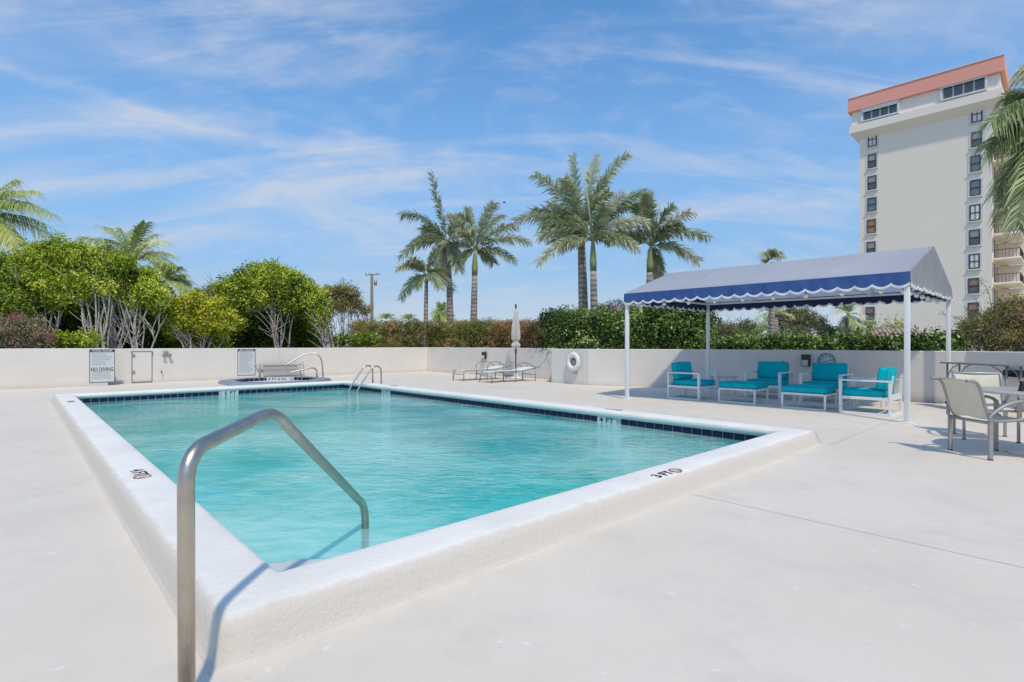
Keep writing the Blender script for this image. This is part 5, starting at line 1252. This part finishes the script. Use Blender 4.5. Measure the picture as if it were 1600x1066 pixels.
# projecting penthouse storey with chamfered underside
prof_ = [(0, zlip - .75), (ov, zlip + .05), (ov, zlip + 1.0), (ov - .25, zlip + 1.02), (ov - .25, zcb)]
x0, x1 = -LW, 0
def ringrect(o, z): return [(x0 - o, -o, z), (x1 + o, -o, z), (x1 + o, DP + o, z), (x0 - o, DP + o, z)]
vs = [];
for o, z_ in prof_: vs += ringrect(o, z_)
b.add(vs, [(r * 4 + i, r * 4 + (i + 1) % 4, (r + 1) * 4 + (i + 1) % 4, (r + 1) * 4 + i) for r in range(len(prof_) - 1) for i in range(4)] + [tuple(len(vs) - 4 + i for i in range(4))])
b.build('penthouse_storey', M['tower_s'], tw)
b = MB(); vs = []
for o, z_ in ((ov - .22, zcb), (ov + .15, zcb + .02), (ov + .10, ztop), (ov - .3, ztop), (ov - .3, zcb + .5)): vs += ringrect(o, z_)
b.add(vs, [(r * 4 + i, r * 4 + (i + 1) % 4, (r + 1) * 4 + (i + 1) % 4, (r + 1) * 4 + i) for r in range(4) for i in range(4)] + [tuple(16 + i for i in range(4))])
b.build('coral_parapet', M['coral'], tw)
MB().box((-LW / 2, -ov - .125, ztop + .03), (LW + 2 * ov + .3, .12, .06)).build('coping_flashing', M['tower_s'], tw)
def tower_window(px0, px1, py0, py1, style):
    xa, xb = tw_at(px0) - xr, tw_at(px1) - xr; z1, z0 = zw(py0, (px0 + px1) / 2), zw(py1, (px0 + px1) / 2)
    wd, h = xb - xa, z1 - z0; cx, cz = (xa + xb) / 2, (z0 + z1) / 2
    fr = MB(); t_ = .07
    for sx in (-1, 1): fr.box((cx + sx * (wd / 2 - t_ / 2), -.05, cz), (t_, .10, h))
    for sz in (-1, 1): fr.box((cx, -.05, cz + sz * (h / 2 - t_ / 2)), (wd - 2 * t_, .10, t_))
    fr.box((cx, -.06, cz), (wd - 2 * t_, .10, .09))
    fo = fr.build('window', M['wframe'], tw)
    gm = {'g': 'glass', 'b': 'glass2', 'o': 'drape_o', 'p': 'drape_p', 'w': 'drape', 's': 'drape'}[style]
    MB().box((cx, -.02, cz + h / 4), (wd - 2 * t_, .03, h / 2 - t_ - .01)).build('pane', M[gm if style != 'g' else 'drape'], fo)
    MB().box((cx, -.03, cz - h / 4), (wd - 2 * t_, .03, h / 2 - t_ - .01)).build('pane', M['glass' if style in 'gwp' else gm], fo)
    if style == 's':
        mm = MB()
        for sx in (-.22, .22): mm.box((cx + sx * wd, -.055, cz), (wd * .26, .02, h * .82))
        mm.build('shutter', M['trim'], fo)
    MB().box((cx, -.10, z0 - .12), (wd + .35, .20, .14), bev=.02).build('sill', M['wsill'], fo)
    b = MB()
    for sx in (-1, 1): b.box((cx + sx * (wd / 2 + .12), -.02, cz), (.22, .04, h))
    b.box((cx, -.02, z1 + .09), (wd + .46, .04, .16)); b.build('surround', M['wsill'], fo)
lc = [(1356.5, 1370, 207.5, 229), (1356.5, 1369.5, 241, 262.5), (1356, 1369.5, 275, 296.5), (1355.5, 1369.5, 309, 330.5), (1355, 1368.5, 343, 364.5), (1354.5, 1368, 378, 399.5), (1354, 1367, 411, 432), (1353.5, 1367, 445, 466), (1353, 1366.5, 480, 500)]
for (a_, b_, c_, d_), s_ in zip(lc, 'sggboggbp'): tower_window(a_, b_, c_, d_, s_)
rc = [(1518, 1535, 166, 191), (1518, 1534.5, 206, 229.5), (1516.5, 1532.5, 243, 268), (1516, 1532.5, 281, 306), (1515, 1532, 320, 345), (1514.5, 1531.5, 359, 383), (1514, 1531, 397, 420), (1513, 1530, 435, 458.5), (1512.5, 1529.5, 473, 497)]
for (a_, b_, c_, d_), s_ in zip(rc, 'sgbbswspp'): tower_window(a_, b_, c_, d_, s_)
# penthouse ribbon windows
for (pa, pb, yt, yb, slope) in ((1351.5, 1404, 169, 187, -.19), (1475, 1540, 130, 153, -.22)):
    xa, xb = tw_at(pa) - xr, tw_at(pb) - xr; cx = (xa + xb) / 2; wd = xb - xa
    z1, z0 = zw(yt, (pa + pb) / 2), zw(yb, (pa + pb) / 2); h = z1 - z0; yf = -ov + .25
    z0 += .15; z1 -= .1
    bx_ = MB(); bx_.box((cx, yf - .16, z1 + .05 + .35), (wd + .5, .34, .7), bev=.03).box((cx, yf - .14, z0 - .12), (wd + .5, .30, .18), bev=.02)
    for sx in (-1, 1): bx_.box((cx + sx * (wd / 2 + .14), yf - .12, (z0 + z1) / 2), (.22, .28, z1 - z0 - .02))
    fo = bx_.build('ribbon_window', M['trim'], tw)
    MB().box((cx, yf - .345, z1 + .02), (wd + .1, .04, .5)).build('storm_shutter', M['alu_l'], fo)
    n_ = 4; cw = wd / n_
    for i in range(n_): MB().box((xa + cw * (i + .5), yf - .06, (z0 + z1) / 2 - .02), (cw - .16, .05, z1 - z0 - .1)).build('pane', M['glass'], fo)
# balconies on the right flank
for k in range(11):
    zb_ = zw(365 + 37 * (k - 5), 1551) ; zb_ = zw(364, 1551) + (5 - k) * FH
    if zb_ < 0 or zb_ > zlip - 2.2: continue
    MB().box((1.15, 4.6, zb_), (2.3, 6.2, .24), bev=.03).build('balcony_slab', M['tower_s'], tw)
    rl = MB(); rl.bar((2.22, 1.55, zb_ + 1.05), (2.22, 7.65, zb_ + 1.05), .06).bar((.1, 1.55, zb_ + 1.05), (2.22, 1.55, zb_ + 1.05), .06)
    for i in range(22): rl.bar((2.22, 1.6 + i * .288, zb_ + .12), (2.22, 1.6 + i * .288, zb_ + 1.05), .035)
    for i in range(8): rl.bar((.15 + i * .29, 1.56, zb_ + .12), (.15 + i * .29, 1.56, zb_ + 1.05), .035)
    rl.build('balcony_rail', M['rail'], tw)
    dn_ = MB().box((.02, 4.6, zb_ + 1.3), (.08, 4.4, 2.1)).build('balcony_door', M['glass'], tw)
    MB().box((1.15, 7.8, zb_ + 1.35), (2.3, .18, 2.46)).build('balcony_fin', M['tower_s'], tw)
    MB().box((.03, .7, zb_ + 1.5), (.06, .35, 1.6)).build('slit_window', M['glass'], tw)
# rooftop plant wing and mast
MB().box((9, 18, zlip / 2 + 1.6), (14, 16, zlip + 3.2)).build('rear_wing', M['tower_s'], tw)
MB().box((9, 9.9, zlip + 3.0), (14.4, .4, 1.6)).build('plant_screen', M['alu_l'], tw)
MB().tube([(3.2, 12, ztop - .5), (3.2, 12, ztop + 3.4)], .09, 8).build('mast', M['alu_l'], tw)
MB().tube([(4.0, 12, ztop - .5), (4.0, 12, ztop + 3.0)], .05, 8).build('mast', M['alu_l'], tw)

# clay-roofed house under the canopy view
ho = W(1395, 540, 40).xy.to_3d() + Vector((0, 0, -2.5)); hs = empty('low_house', ho, R(-20), 'low house with a pale clay tiled hip roof before the tower', 'house')
MB().box((0, 0, 1.7), (7.4, 6, 3.4)).build('wall', M['tower'], hs)
b = MB(); e_ = [(-4.3, -3.5, 3.35), (4.3, -3.5, 3.35), (4.3, 3.5, 3.35), (-4.3, 3.5, 3.35)]; rd = [(-.9, 0, 4.95), (.9, 0, 4.95)]
b.add(e_ + rd, [(0, 1, 5, 4), (1, 2, 5), (2, 3, 4, 5), (3, 0, 4)]); b.build('roof', M['rooftile'], hs)
b = MB()
for i in range(30):
    x = -4.2 + i * .29; f_ = max(0, min(1, 1 - max(0, abs(x) - .9) / 3.4)); b.tube([(x, -3.5, 3.38), (x, -3.5 + 3.5 * f_, 3.38 + 1.6 * f_)], .06, 5)
o = b.build('tile_row', M['rooftile'], hs); o['kind'] = 'stuff'
ho = W(1285, 540, 52).xy.to_3d() + Vector((0, 0, -2.5)); hs = empty('low_house', ho, R(5), 'flat roofed white building just above the low hedge behind the lounge', 'house')
MB().box((0, 0, 1.9), (4.6, 4, 3.8)).build('wall', M['tower_s'], hs)
MB().box((0, 0, 3.95), (5.2, 4.6, .28), bev=.03).build('roof', M['trim'], hs)
# planting bed behind the walls (level ground the hedges grow from)
bd_ = fill([[(-30, 8), WLe + N * .56, WLs + N * .8, WL1 + N * .22, WC + U * .05 + N * .25, WR0 + U * .22, FW[0] + U * .3 + N * .2, FW[1] + U * .22, FW[3] + U * .22, FW[4] + U * .22, FW[5] + U * .22, FW[7] + Vector((.25, 0, 0)), (10.2, -6), (16, -6), (16, 12), (9, 19), (4, 23), (-3, 31), (-12, 29), (-30, 20)]], .1)
bm_link('planting_bed', bd_, M['lawn'])['kind'] = 'structure'
